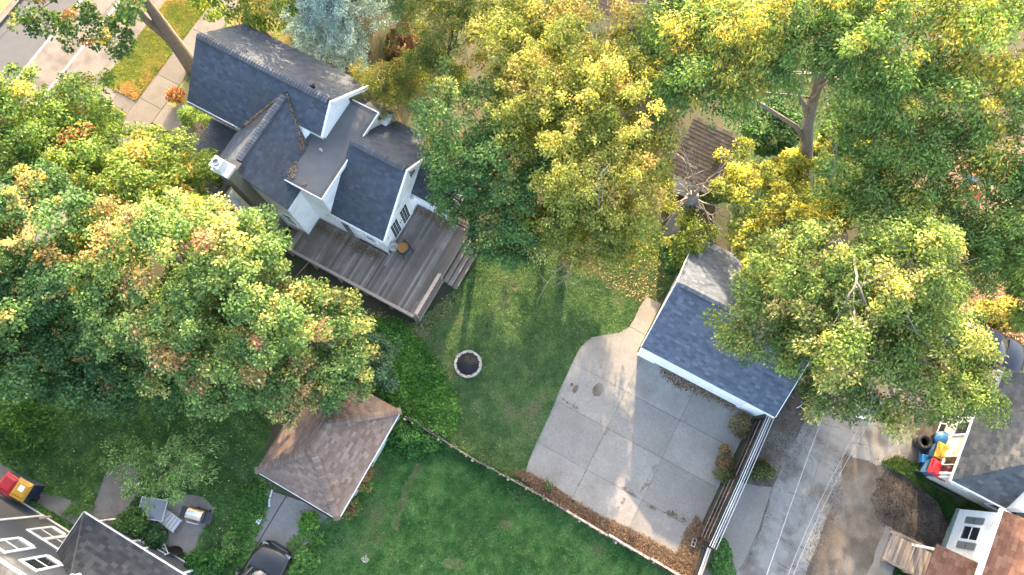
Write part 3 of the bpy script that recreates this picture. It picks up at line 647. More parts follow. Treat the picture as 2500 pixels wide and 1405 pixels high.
# ================================================================== MAIN HOUSE
h = thing('house', 'white house with charcoal shingle roofs, flat rear roof and small gabled back wing', 'house', -16.0, 9.0)
sl = Roof(h, 'slate_shingle')
ZE, ZR, VN, VF, VR = 5.0, 7.2, 7.73, 12.67, 10.2
UL, UR = -22.3, -14.95
k1 = (ZR - ZE) / (VR - VN); kc = 0.965
def zm(v): return ZR - k1 * abs(VR - v)
def wall_prism(poly, z0, z1, name='wall', m='white_siding', parent=h): return MB().prism(poly, z0, z1).build(name, m, parent)
def gable_block(u0, u1, v0, v1, z0, ze, vr, zr, axis='u', m='white_siding', parent=h):
    """walls with gables: ridge along u at v=vr (axis 'u') or along v at u=vr (axis 'v')"""
    if axis == 'u':
        pr = [(v0, z0), (v1, z0), (v1, ze), (vr, zr), (v0, ze)]; A = [(u0, a, b) for a, b in pr]; B = [(u1, a, b) for a, b in pr]
    else:
        pr = [(u0, z0), (u1, z0), (u1, ze), (vr, zr), (u0, ze)]; A = [(a, v1, b) for a, b in pr]; B = [(a, v0, b) for a, b in pr]
    n = 5
    return MB().raw(A + B, [tuple(range(n - 1, -1, -1)), tuple(range(n, 2 * n))] + [(i, (i + 1) % n, (i + 1) % n + n, i + n) for i in range(n)]).build('wall', m, parent)
gable_block(-22.0, -17.3, 8.05, 12.35, 0, 4.95 + .2, VR, 6.98); gable_block(-17.29, -15.12, 9.02, 11.38, 0, 5.98, VR, 6.98)
gable_block(-19.05, -15.19, 5.40, 9.2, 0, 4.72, -17.12, 6.72, 'v')
wall_prism([(-15.3, 6.47), (-13.66, 6.47), (-13.66, 11.38), (-15.3, 11.38)], 0, 5.24)
# main block slopes
sl.slope([(UL, VN, ZE), (-19.1, VN, ZE), (-17.12, 9.86, zm(9.86)), (-17.12, VR, ZR), (UL, VR, ZR)])
sl.slope([(-17.12, 9.86, zm(9.86)), (-16.22, 8.9, zm(8.9)), (UR, 8.9, zm(8.9)), (UR, VR, ZR), (-17.12, VR, ZR)])
sl.slope([(UL, VF, ZE), (UR, VF, ZE), (UR, VR, ZR), (UL, VR, ZR)])
# cross wing slopes
zc = lambda u: 6.9 - kc * abs(u + 17.12)
sl.slope([(-19.35, 5.33, zc(-19.35)), (-17.12, 5.33, 6.9), (-17.12, 9.86, 6.9), (-19.1, 7.73, zc(-19.1)), (-19.35, 7.73, zc(-19.35))])
sl.slope([(-17.12, 5.33, 6.9), (-14.93, 5.33, zc(-14.93)), (-14.93, 8.0, zc(-14.93)), (-16.22, 8.9, zc(-16.22)), (-17.12, 9.86, 6.9)])
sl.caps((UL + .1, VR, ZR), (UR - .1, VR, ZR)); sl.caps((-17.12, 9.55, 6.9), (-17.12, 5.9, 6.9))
# rear wing roof
EN, RV, RZ = 6.42, 9.36, 6.02; ka = (RZ - 3.42) / (RV - EN)
sl.slope([(-13.66, EN, 3.42), (-10.62, EN, 3.42), (-10.62, RV, RZ), (-13.66, RV, RZ)])
sl.slope([(-13.66, 12.3, 3.42), (-10.62, 12.3, 3.42), (-10.62, RV, RZ), (-13.66, RV, RZ)])
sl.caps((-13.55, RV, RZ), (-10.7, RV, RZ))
gable_block(-13.7, -10.99, 6.52, 12.2, 0, 3.30, RV, 5.80)
# lean-to with hipped roof beside the rear wing
wall_prism([(-10.985, 9.64), (-9.15, 9.64), (-9.15, 12.1), (-10.985, 12.1)], 0, 2.52)
hz = 2.62; ht = 3.78
sl.slope([(-10.985, 9.45, hz), (-8.95, 9.45, hz), (-10.25, 10.85, ht), (-10.985, 10.85, ht)])
sl.slope([(-8.95, 9.45, hz), (-8.95, 12.25, hz), (-10.25, 10.85, ht)])
sl.slope([(-10.985, 12.25, hz), (-8.95, 12.25, hz), (-10.25, 10.85, ht), (-10.985, 10.85, ht)])
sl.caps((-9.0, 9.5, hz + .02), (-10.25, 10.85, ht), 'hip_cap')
# porch roof at the front
sl.slope([(-21.9, 4.6, 2.85), (-19.2, 4.6, 2.85), (-19.2, 7.95, 3.25), (-21.9, 7.95, 3.25)], name='porch_roof')
sl.finish()
wall_prism([(-21.7, 4.8), (-19.1, 4.8), (-19.1, 8.0), (-21.7, 8.0)], 0.25, 2.65, 'porch_wall')
# flat rear roof with upstand, flashing strips and drip edge
FR = MB().box(-15.85, -13.55, 6.42, 11.45, 5.25, 5.40); FR.build('flat_roof', 'flat_membrane', h)
fl = MB(); fl.box(-13.72, -13.56, 6.43, 11.44, 5.40, 5.425).box(-15.6, -13.73, 6.43, 6.55, 5.40, 5.42).box(-14.95, -13.73, 11.3, 11.44, 5.40, 5.42).box(-15.84, -15.66, 6.43, 8.8, 5.40, 5.43); fl.build_each('flashing', 'flashing', h)
fa = MB(); fa.box(-15.87, -13.53, 6.385, 6.418, 5.22, 5.43).box(-13.548, -13.51, 6.385, 11.47, 5.20, 5.43).box(-15.0, -13.55, 11.452, 11.49, 5.22, 5.44); fa.build_each('fascia', 'white_paint', h)
# rake boards, fascias, corner boards
rk = MB()
for a, b_ in (((UR + .03, 8.9, zm(8.9) + .03), (UR + .03, VR, ZR + .03)), ((UR + .03, VF, ZE + .03), (UR + .03, VR, ZR + .03)), ((-10.58, EN, 3.45), (-10.58, RV, RZ + .02)), ((-10.58, 12.3, 3.45), (-10.58, RV, RZ + .02))):
    A, B = Vector(a), Vector(b_); board(rk, A, B, .10, .2, (0, 0, 1))
rk.build_each('rake_board', 'white_paint', h)
gs = MB(); gs.raw([(-15.05, 9.1, 5.4), (-15.05, 11.3, 5.4), (-15.05, 11.3, 6.05), (-15.05, VR, 7.0), (-15.05, 9.1, 6.05)], [(0, 1, 2, 3, 4)]); gs.build('gable_panel', 'white_siding', h)
dr = MB(); dr.box(-22.3, -19.35, VN - .05, VN - .012, ZE - .16, ZE - .01).box(-13.5, -10.62, EN - .05, EN - .012, 3.26, 3.40).box(-14.965 + .04, -14.88, 5.33, 6.4, 4.62, 4.76).box(-10.98, -8.95, 9.40, 9.44, 2.44, 2.60); dr.build_each('fascia', 'white_paint', h)
for u, v in ((-10.99, 6.52), (-13.66, 6.47), (-15.19, 5.40), (-9.15, 9.64)):
    MB().box(u - .09, u + .012, v - .012, v + .09, .76, 2.5 if u > -9.5 else (3.25 if u > -13 else (4.55 if u < -15 else 5.2))).build('corner_board', 'white_paint', h)
# chimney
ch = MB(); ch.box(-17.45, -16.72, 4.86, 5.39, 0, 7.45).build('chimney', 'tan_brick', h); chp = bpy.data.objects[-1] if False else [o for o in h.children if o.name.startswith('chimney')][0]
MB().box(-17.52, -16.66, 4.80, 5.44, 7.45, 7.62).box(-17.45, -16.98, 4.86, 5.36, 7.62, 8.05).build('chimney_cap', 'white_metal', chp)
MB().lathe(-17.22, 5.11, [(.16, 8.05), (.16, 8.13), (.11, 8.13), (.11, 8.06)], 14).build('chimney_pot', 'pale_glass', chp)
MB().box(-17.35, -16.83, 5.395, 5.8, 6.4, 7.05).build('chimney_cricket', 'flashing', chp)
# openings on the rear wing, side wall and gable
window_on_v(h, -11.98, -11.42, 1.75, 2.95, 6.52, -1, glass_m='window_glass')
dw = MB(); dw.box(-13.45, -12.75, 6.46, 6.515, .78, 2.95); d1 = dw.build('door', 'white_paint', h)
MB().box(-13.32, -12.88, 6.445, 6.459, .95, 2.8).build('screen', 'pale_glass', d1); MB().box(-13.52, -13.45, 6.45, 6.518, .76, 3.02).box(-12.75, -12.68, 6.45, 6.518, .76, 3.02).box(-13.45, -12.75, 6.45, 6.518, 2.95, 3.02).build('door_frame', 'white_metal', d1)
ud = -10.985
for v0 in (7.22, 8.12):
    d2 = MB().box(ud, ud + .045, v0, v0 + .86, .79, 2.82).build('french_door', 'white_paint', h)
    for i in range(3):
        for k in range(5):
            a = v0 + .14 + i * .20; z = 1.02 + k * .33
            MB().box(ud + .046, ud + .052, a, a + .17, z, z + .29).build('pane', 'window_glass', d2)
    MB().box(ud + .046, ud + .09, v0 + (.80 if v0 < 8 else .03), v0 + (.83 if v0 < 8 else .06), 1.72, 1.84).build('door_handle', 'dark_metal', d2)
tr = MB().box(ud, ud + .06, 7.10, 7.21, .77, 2.95).box(ud, ud + .06, 8.99, 9.10, .77, 2.95).box(ud, ud + .06, 7.21, 8.99, 2.83, 2.95).build('door_trim', 'white_paint', h)
window_on_u(h, 9.75, 10.2, 3.95, 4.65, ud, 1, bars_v=1, bars_z=2, name='gable_window')
MB().box(ud, ud + .16, 8.0, 8.35, 3.55, 3.95).build('vent_box', 'white_metal', h)
for v in (6.86, 9.33): MB().lathe(0, 0, [(.0, 0), (.07, .02), (.10, .10), (.085, .2), (.05, .26), (0, .27)], 10).xf(Matrix.Translation((ud + .12, v, 2.35))).build('wall_lantern', 'white_metal', h, True)
MB().lathe(0, 0, [(.0, 0), (.08, .02), (.11, .10), (.09, .2), (0, .24)], 10).xf(Matrix.Translation((-14.0, 6.36, 2.5))).build('wall_lantern', 'white_metal', h, True)
window_on_v(h, -16.15, -15.55, 1.6, 2.9, 5.40, -1); window_on_v(h, -18.7, -18.0, 1.6, 2.9, 5.40, -1)
MB().box(-18.9, -16.9, 4.95, 5.39, 2.95, 3.05).box(-18.85, -17.5, 5.0, 5.39, .9, 2.95).build('bay_window', 'white_siding', h)
MB().raw([(-13.64, 11.5, 5.1), (-13.3, 12.3, 4.2), (-14.95, 12.3, 4.5), (-14.95, 11.55, 5.1)], [(0, 1, 2, 3)]).build('side_roof', 'flat_membrane', h)
MB().box(-15.19, -13.4, 11.39, 12.25, 0, 4.15).build('wall', 'white_siding', h)
# wet leaves lying in the two valleys and on the flat roof
def litter_part(name, pts, n, parent, cols=BROWN, size=(.02, .045)):
    """pts: list of 3D uv points forming a strip centreline with half widths"""
    V = []; C = []; off = OFF[parent.name]
    for _ in range(n):
        i = random.randrange(len(pts) - 1); t = random.random(); a, b_ = pts[i], pts[i + 1]; w = a[3] + (b_[3] - a[3]) * t
        x = a[0] + (b_[0] - a[0]) * t + random.gauss(0, w * .5); y = a[1] + (b_[1] - a[1]) * t + random.gauss(0, w * .5); z = a[2] + (b_[2] - a[2]) * t + random.uniform(.01, .06) + w * .25
        L = random.uniform(*size); th = random.uniform(0, 6.28); c_, s_ = math.cos(th) * L, math.sin(th) * L
        for dx, dy in ((c_, s_), (-s_ * .6, c_ * .6), (-c_, -s_), (s_ * .6, -c_ * .6)): V.append((x + dx - off[0], y + dy - off[1], z + random.uniform(-.01, .012) - off[2]))
        c0 = random.choice(cols); f = random.uniform(.7, 1.4); C.append([q * f for q in c0])
    me = fast_mesh(name, np.array(V), 4, np.array(C), 'litter'); o = bpy.data.objects.new(name, me); COL.objects.link(o); o.parent = parent; o['kind'] = 'stuff'
    return o
STRAW = ((0.15, 0.10, 0.06), (0.20, 0.145, 0.09), (0.11, 0.072, 0.045), (0.25, 0.195, 0.135))
litter_part('valley_leaves', [(-18.95, 7.9, 5.15, .09), (-18.2, 8.7, 5.88, .07), (-17.5, 9.45, 6.55, .03)], 420, h, STRAW)
litter_part('valley_leaves', [(-17.05, 9.7, 6.85, .03), (-16.6, 9.2, 6.4, .06), (-15.95, 8.55, 5.8, .14), (-15.6, 8.0, 5.45, .18)], 420, h, STRAW)
litter_part('roof_leaves', [(-15.6, 7.4, 5.42, .2), (-15.5, 6.9, 5.42, .22), (-15.3, 6.6, 5.42, .1)], 230, h, STRAW)
litter_part('roof_leaves', [(-14.7, 6.62, 5.42, .06), (-14.6, 6.7, 5.42, .08)], 40, h, STRAW)
litter_part('roof_leaves', [(-10.8, 10.0, 3.0, .5), (-9.8, 10.0, 3.1, .4)], 90, h)

# ---- stoop and steps by the side wall
st = thing('side_stoop', 'weathered wooden stoop boards below the chimney', 'steps', -17.3, 4.2)
for i in range(4): MB().bev(-18.0 + i * .36, -17.67 + i * .36, 3.75, 4.75, .3 - .05 * i, .36 - .05 * i).build('board', 'new_wood', st)
for u in (-17.9, -16.7): MB().box(u - .05, u + .05, 3.8, 4.7, 0, .15).build('bearer', 'dark_wood', st)

# ================================================================== DECK
dk = thing('deck', 'weathered grey wooden deck wrapping the back wing of the house', 'deck', -11.5, 6.0)
DZ = 0.75
def planks(u0, u1, v0, v1, pitch=0.145, splits=1):
    n = int((u1 - u0) / pitch); w = (u1 - u0) / n
    for i in range(n):
        a = u0 + i * w; cuts = [v0] + sorted(random.uniform(v0 + .6, v1 - .6) for _ in range(splits if random.random() < .75 else 0)) + [v1]
        for j in range(len(cuts) - 1):
            z = DZ + random.uniform(-.003, .003)
            MB().bev(a + .004, a + w - .004, cuts[j] + .002, cuts[j + 1] - .002, z - .035, z, .006).build('plank', 'deck_wood', dk)
planks(-15.8, -11.02, 4.22, 6.44); planks(-10.96, -7.74, 4.22, 9.62, splits=2)
MB().box(-15.78, -7.76, 4.26, 4.34, .1, .71).box(-7.84, -7.76, 4.34, 9.6, .1, .71).box(-15.78, -15.7, 4.34, 6.4, .1, .71).box(-15.7, -11, 6.3, 6.4, .1, .71).box(-10.9, -7.84, 9.5, 9.6, .1, .71).box(-13, -12.9, 4.34, 6.3, .45, .71).box(-10.0, -9.9, 4.34, 9.5, .45, .71).build('frame', 'dark_wood', dk)
MB().face([(-11.01, 4.22, .742), (-10.97, 4.22, .742), (-10.97, 9.6, .742), (-11.01, 9.6, .742)]).build('seam_board', 'rail_wood', dk)
for i in range(3):
    z = .56 - .19 * i; u = -7.73 + .27 * i
    s_ = MB().bev(u, u + .275, 6.62, 9.22, z - .04, z, .008).build('step_tread', 'deck_wood', dk); MB().box(u + .2, u + .23, 6.66, 9.18, 0, z - .041).build('riser', 'dark_wood', s_)
for i in range(2):
    z = .50 - .22 * i; u = -15.82 - .28 * (i + 1)
    MB().bev(u, u + .275, 4.4, 5.35, z - .04, z, .008).build('step_tread', 'deck_wood', dk)
# low wall railing along the yard side
def rail(a, b_, cap_m='rail_wood', capw=.15, solid=True, htop=1.62):
    A, B = Vector(a), Vector(b_); L = (B - A).length; d = (B - A) / L
    c_ = MB(); board(c_, (A.x, A.y, htop), (B.x, B.y, htop), capw, .04); c_.build('rail_cap', cap_m, dk)
    r2 = MB(); board(r2, (A.x, A.y, htop - .05), (B.x, B.y, htop - .05), .05, .09); r2.build('top_rail', 'rail_wood', dk)
    r3 = MB(); board(r3, (A.x, A.y, .92), (B.x, B.y, .92), .05, .09); r3.build('bottom_rail', 'rail_wood', dk)
    n = max(2, int(L / 1.5) + 1)
    for i in range(n):
        p = A + d * (L * i / (n - 1)); q = MB(); q.box(p.x - .05, p.x + .05, p.y - .05, p.y + .05, .0, htop - .041).build('post', 'rail_wood', dk)
    n = int(L / .13)
    for i in range(1, n):
        p = A + d * (L * i / n)
        if solid and i % 1 == 0: MB().box(p.x - .02, p.x + .02, p.y - .02, p.y + .02, .83, htop - .14).build('baluster', 'rail_wood', dk)
rail((-15.6, 4.12, 0), (-7.86, 4.12, 0)); rail((-7.80, 4.28, 0), (-7.80, 6.66, 0), 'new_wood', .17); rail((-9.1, 9.72, 0), (-7.9, 9.72, 0))
fb = MB(); fb.box(-15.7, -7.7, 4.19, 4.215, .30, .70).box(-7.735, -7.71, 4.2, 6.6, .30, .70); fb.build_each('skirt_board', 'rail_wood', dk)
litter_part('deck_leaves', [(-15.0, 6.0, .755, .25), (-12.5, 6.05, .755, .4), (-11.2, 6.15, .755, .25)], 1100, dk, ((0.12, 0.085, 0.04), (0.20, 0.14, 0.06), (0.085, 0.06, 0.04)), (.015, .035))
litter_part('deck_leaves', [(-10.8, 9.3, .755, .3), (-9.6, 9.35, .755, .3), (-8.5, 9.2, .755, .4)], 750, dk, ((0.12, 0.075, 0.04), (0.22, 0.13, 0.06), (0.085, 0.06, 0.04)), (.015, .035))

# ---- chair and little table on the deck
c = thing('patio_chair', 'navy patio chair with tan orange cushion standing on the deck', 'chair', -10.22, 7.02, DZ, rot=math.radians(70), local=True); c.scale = (1.2, 1.2, 1.05)
MB().bev(-.26, .26, -.24, .24, .38, .44, .02).build('seat', 'navy_fabric', c); MB().lathe(0, .06, [(.0, .44), (.24, .445), (.25, .48), (.2, .52), (0, .53)], 16).build('cushion', 'orange_fabric', c, True)
bk = MB(); board(bk, (-.25, -.30, .92), (.25, -.30, .92), .05, .36, (0, -.2, 1)); bk.build('backrest', 'navy_fabric', c)
for x in (-.25, .25):
    MB().tube([(x, -.26, 0), (x, -.25, .45), (x, -.32, .94)], .018, 6).build('leg', 'dark_metal', c); MB().tube([(x, .25, 0), (x, .23, .62), (x, -.27, .64)], .018, 6).build('leg', 'dark_metal', c)
t = thing('side_table', 'small round cream side table beside the deck chair', 'table', -10.72, 6.86, DZ, local=True)
MB().lathe(0, 0, [(0, .48), (.24, .48), (.25, .50), (.24, .52), (0, .52)], 20).build('table_top', 'cream_plastic', t)
for k in range(3):
    a = k * 2.09; MB().tube([(.2 * math.cos(a), .2 * math.sin(a), 0), (.12 * math.cos(a), .12 * math.sin(a), .48)], .015, 6).build('leg', 'dark_metal', t)
MB().tube([(-.1, -.12, .535), (.1, .1, .535)], .012, 6).build('table_slot', 'dark_metal', t)

# ================================================================== FIRE PIT
c0 = guv(1143, 890, .15); fp = thing('fire_pit', 'round stone fire pit with blackened inside on the lawn', 'fire pit', c0[0], c0[1], 0, local=True)
for k in range(13):
    for lay in range(2):
        a0 = 2 * math.pi * (k + .5 * lay) / 13 + .012; a1 = 2 * math.pi * (k + 1 + .5 * lay) / 13 - .012; z0 = .16 * lay; q = []
        R1, R0 = .71 + random.uniform(-.012, .012), .575 + random.uniform(-.012, .012)
        for r in (R0, R1):
            for a in (a0, (a0 + a1) / 2, a1): q.append((r * math.cos(a), r * math.sin(a)))
        MB().prism([q[3], q[4], q[5], q[2], q[1], q[0]], z0, z0 + .155).build('stone', 'pit_stone', fp)
MB().lathe(0, 0, [(.57, .30), (.55, .285), (.52, .10), (.30, .14), (0, .17)], 30).build('soot_lining', 'soot', fp, True)
for k in range(13):
    a = 2 * math.pi * k / 13 + .2; MB().box(-.035, .035, -.03, .03, .2, .325).xf(Matrix.Translation((.575 * math.cos(a), .575 * math.sin(a), 0)) @ Matrix.Rotation(a, 4, 'Z')).build('soot_mark', 'soot', fp)
V = []; C = []
for _ in range(420):
    r = .47 * math.sqrt(random.random()); a = random.uniform(0, 6.28); x, y, z = r * math.cos(a), r * math.sin(a), .19 + random.uniform(-.02, .03); L = random.uniform(.008, .03); th = random.uniform(0, 6.28)
    for dx, dy in ((L, 0), (0, L * .6), (-L, 0), (0, -L * .6)): V.append((x + dx * math.cos(th) - dy * math.sin(th), y + dx * math.sin(th) + dy * math.cos(th), z + random.uniform(-.008, .008)))
    f = random.uniform(.02, .35); C.append((f, f * 1.02, f * 1.12))
o = bpy.data.objects.new('ash_flakes', fast_mesh('ash_flakes', np.array(V), 4, np.array(C), 'litter')); COL.objects.link(o); o.parent = fp; o['kind'] = 'stuff'
for k, (a, L) in enumerate(((.3, .34), (1.6, .30), (2.7, .26))):
    MB().tube([(-L * math.cos(a), -L * math.sin(a), .19 + .03 * k), (L * math.cos(a), L * math.sin(a), .22 + .03 * k)], [.045, .035], 8).build('charred_log', 'soot', fp)
# gutters, downpipes and vents of the house
MB().tube([(-13.4, 6.36, 3.36), (-10.62, 6.36, 3.33)], .05, 8).build('gutter', 'white_metal', h)
MB().tube([(-10.75, 6.37, 3.3), (-10.82, 6.46, 3.1), (-10.82, 6.46, .8)], .035, 6).build('downspout', 'white_metal', h)
MB().tube([(-22.2, VN - .09, ZE - .03), (-19.5, VN - .09, ZE - .06)], .05, 8).build('gutter', 'flashing', h)
vq = guv(784, 367, 5.5)
MB().lathe(vq[0], vq[1], [(.05, 5.39), (.05, 5.62), (.035, 5.62), (.035, 5.5)], 10).build('vent_pipe', 'white_metal', h)
MB().lathe(-16.2, 10.6, [(.10, 6.7), (.10, 7.15), (.14, 7.16), (.12, 7.24), (0, 7.26)], 12).build('vent_pipe', 'flashing', h)
# ================================================================== GARAGE
ga = thing('garage', 'white garage with blue-grey shingle roof at the end of the concrete driveway', 'garage', 6.2, 11.0)
gr = Roof(ga, 'garage_shingle')
GU0, GU1, GV0, GVR, GV1, GE, GR = 2.78, 9.75, 7.95, 11.18, 14.4, 2.42, 3.98
gr.slope([(GU0, GV0, GE), (GU1, GV0, GE), (GU1, GVR, GR), (GU0, GVR, GR)])
gr.slope([(GU0, GV1, GE), (GU1, GV1, GE), (GU1, GVR, GR), (GU0, GVR, GR)])
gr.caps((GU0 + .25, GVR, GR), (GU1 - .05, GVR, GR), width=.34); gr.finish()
gable_block(2.98, 9.55, 8.16, 14.2, 0, 2.28, GVR, 3.80, parent=ga)
MB().box(GU0, GU1, GV0 - .035, GV0 - .008, GE - .18, GE - .005).build_each('fascia', 'white_paint', ga)
r_ = MB()
for a, b_ in (((GU0 - .02, GV0, GE + .01), (GU0 - .02, GVR, GR + .01)), ((GU0 - .02, GV1, GE + .01), (GU0 - .02, GVR, GR + .01)), ((GU1 + .02, GV0, GE + .01), (GU1 + .02, GVR, GR + .01)), ((GU1 + .02, GV1, GE + .01), (GU1 + .02, GVR, GR + .01))): board(r_, a, b_, .03, .16)
r_.build_each('rake_board', 'white_paint', ga)
MB().box(2.98, 3.9, 8.06, 8.159, .07, 2.3).box(8.5, 9.5, 8.06, 8.159, .07, 2.3).build_each('pier', 'white_siding', ga)
gd = MB().box(3.9, 8.5, 8.12, 8.158, 0.07, 2.15).build('garage_door', 'white_paint', ga)
for i in range(8):
    for k in range(4): MB().box(3.98 + i * .57, 4.47 + i * .57, 8.105, 8.119, .16 + k * .5, .56 + k * .5).build('door_panel', 'white_paint', gd)
MB().box(2.86, 2.97, 9.8, 10.0, 1.7, 2.0).box(2.86, 2.97, 10.5, 10.62, 1.75, 1.9).build_each('meter_box', 'white_metal', ga)

# ================================================================== BROWN HIP-ROOF GARAGE
hg = thing('neighbour_garage', 'small garage with brown hipped shingle roof and pale walls', 'garage', -8.06, -2.9)
hr = Roof(hg, 'brown_shingle', w=.30, e=.14)
a0, a1, b0, b1, ez, rz = -10.28, -5.85, -5.7, -0.2, 2.5, 4.15; ru, rv0, rv1 = -8.06, -3.47, -2.2
hr.slope([(a0, b0, ez), (a1, b0, ez), (ru, rv0, rz)]); hr.slope([(a0, b1, ez), (a1, b1, ez), (ru, rv1, rz)])
hr.slope([(a0, b0, ez), (a0, b1, ez), (ru, rv1, rz), (ru, rv0, rz)]); hr.slope([(a1, b0, ez), (a1, b1, ez), (ru, rv1, rz), (ru, rv0, rz)])
for q in ((a0, b0), (a1, b0)): hr.caps((q[0], q[1], ez + .02), (ru, rv0, rz + .02), 'hip_cap', .16, .32, .25, .05, False)
for q in ((a0, b1), (a1, b1)): hr.caps((q[0], q[1], ez + .02), (ru, rv1, rz + .02), 'hip_cap', .16, .32, .25, .05, False)
hr.caps((ru, rv0, rz + .02), (ru, rv1, rz + .02), 'ridge_cap', .16, .32, .35, .05, False); hr.finish()
MB().box(-10.0, -6.1, -5.4, -0.5, 0, 2.4).build('wall', 'cream_siding', hg); MB().box(-5.842, -5.81, -5.7, -.2, 2.36, 2.5).box(-10.3, -5.85, -5.74, -5.71, 2.36, 2.5).build_each('fascia', 'white_paint', hg)
MB().box(-9.5, -6.6, -5.44, -5.401, 0.05, 2.1).build('garage_door', 'white_paint', hg)
MB().tube([(-10.2, -5.66, 2.45), (-10.1, -5.55, 2.2), (-10.05, -5.48, 2.0), (-10.05, -5.48, .1), (-10.2, -5.8, .06)], .04, 6).build('downspout', 'white_metal', hg)

# ================================================================== PICKET FENCE
pf = thing('picket_fence', 'low weathered wooden picket fence between driveway and lower lawn', 'fence', 1.9, -0.45)
me = []
for q in range(3):
    mbq = MB(); hq = .82 + .06 * q; mbq.box(-.045, .045, -.011, .011, 0, hq).raw([(-.045, -.011, hq), (.045, -.011, hq), (.045, .011, hq), (-.045, .011, hq), (0, -.011, hq + .06), (0, .011, hq + .06)], [(0, 1, 4), (2, 3, 5), (1, 2, 5, 4), (3, 0, 4, 5)])
    m_ = bpy.data.meshes.new('picket'); m_.from_pydata(mbq.v, [], mbq.f); m_.materials.append(MATS['fence_wood']); me.append(m_)
u = -5.75
while u < 9.75:
    o = bpy.data.objects.new('picket', random.choice(me)); COL.objects.link(o); o.parent = pf
    o.location = (u - 1.9, -.40 - .12 * (u + 5.75) / 15.5 + .45 + .05 * math.sin(u * .9), 0); o.rotation_euler = (random.gauss(.0, .05), random.gauss(0, .03), random.gauss(0, .05)); u += .105
for z in (.25, .66):
    for i in range(8):
        x0, x1 = -5.75 + i * 1.94, -5.75 + (i + 1) * 1.94; y0, y1 = [-.40 - .12 * (x + 5.75) / 15.5 + .05 * math.sin(x * .9) for x in (x0, x1)]
        q = MB(); board(q, (x0, y0 - .035, z), (x1 - .01, y1 - .035, z + random.uniform(-.02, .02)), .04, .09); q.build('fence_rail', 'fence_wood', pf)
for i in range(9):
    x = -5.75 + i * 1.94; y = -.40 - .12 * (x + 5.75) / 15.5 + .05 * math.sin(x * .9); MB().box(x - .05, x + .05, y - .15, y - .056, 0, .98 + random.uniform(-.04, .05)).build('post', 'fence_wood', pf)
# long pale top board along the lower half, as weathered new timber
for i, (x0, x1) in enumerate(((3.2, 5.4), (5.45, 7.6), (7.65, 9.7))):
    q = MB(); y = -.46; board(q, (x0, y, .93 + .01 * i), (x1, y - .06, .93), .10, .03); q.build('cap_board', 'new_wood', pf)

# ================================================================== BOARD FENCE WITH WHITE RAILS
bf = thing('board_fence', 'dark slatted board fence topped by long white rails beside the driveway', 'fence', 9.7, 4.0)
for v0, v1, ub in ((4.72, 7.95, 9.62), (1.45, 4.68, 9.46)):
    for k in range(3):
        z = .28 + k * .55; q = MB(); board(q, (ub + .035, v0, z), (ub + .035, v1, z), .025, .035); q.build('fence_rail', 'rail_wood', bf)
    n = int((v1 - v0) / .145)
    for i in range(n):
        v = v0 + (v1 - v0) * (i + .5) / n; MB().box(ub + .05, ub + .07, v - .066, v + .066, .04, 1.55 + random.uniform(-.02, .02)).build('fence_board', 'dark_wood', bf)
    for v in (v0 + .03, v1 - .03): MB().box(ub - .02, ub + .08, v - .05, v + .05, 0, 1.72).build('post', 'dark_wood', bf)
for k, du in enumerate((0.14, .24, .34, .46)):
    MB().tube([(9.45 + du, 1.3, 1.74 + .03 * (k % 2)), (9.47 + du, 4.6, 1.76), (9.45 + du, 8.1, 1.78 + .03 * (k % 2))], .014 if k != 1 else .024, 6).build('white_rail', 'white_metal', bf)
for v in (1.5, 4.7, 7.9): MB().box(9.4, 9.85, v - .04, v + .04, 1.64, 1.70).build('bracket', 'dark_wood', bf)
q = MB(); board(q, (9.62, 8.1, 1.5), (9.75, 7.9, 2.3), .06, .05); q.build('brace', 'new_wood', bf)
lf = thing('low_fence', 'low double-railed dark fence with pale cap at the driveway corner', 'fence', 9.75, 0.4)
for k, (u, z, m_) in enumerate(((9.60, .50, 'dark_wood'), (9.70, .62, 'dark_wood'), (9.84, .72, 'white_metal'), (9.94, .74, 'new_wood'))):
    q = MB(); board(q, (u + .03, 1.25, z), (u + .25, -1.6, z), .075, .07); q.build('fence_rail', m_, lf)
for v in (1.1, 0.0, -1.2): MB().box(9.78 + (1.25 - v) * .08 - .05, 9.78 + (1.25 - v) * .08 + .05, v - .05, v + .05, 0, .66).build('post', 'dark_wood', lf)
cbk = thing('cinder_block', 'grey cinder block lying at the foot of the dark fence', 'block', 9.3, 1.15, .07, local=True, rot=.1)
MB().box(-.1, .1, -.2, -.165, 0, .19).box(-.1, .1, .165, .2, 0, .19).box(-.1, .1, -.018, .018, 0, .19).box(-.1, -.068, -.165, -.018, 0, .19).box(.068, .1, -.165, -.018, 0, .19).box(-.1, -.068, .018, .165, 0, .19).box(.068, .1, .018, .165, 0, .19).build('shell', 'concrete', cbk)

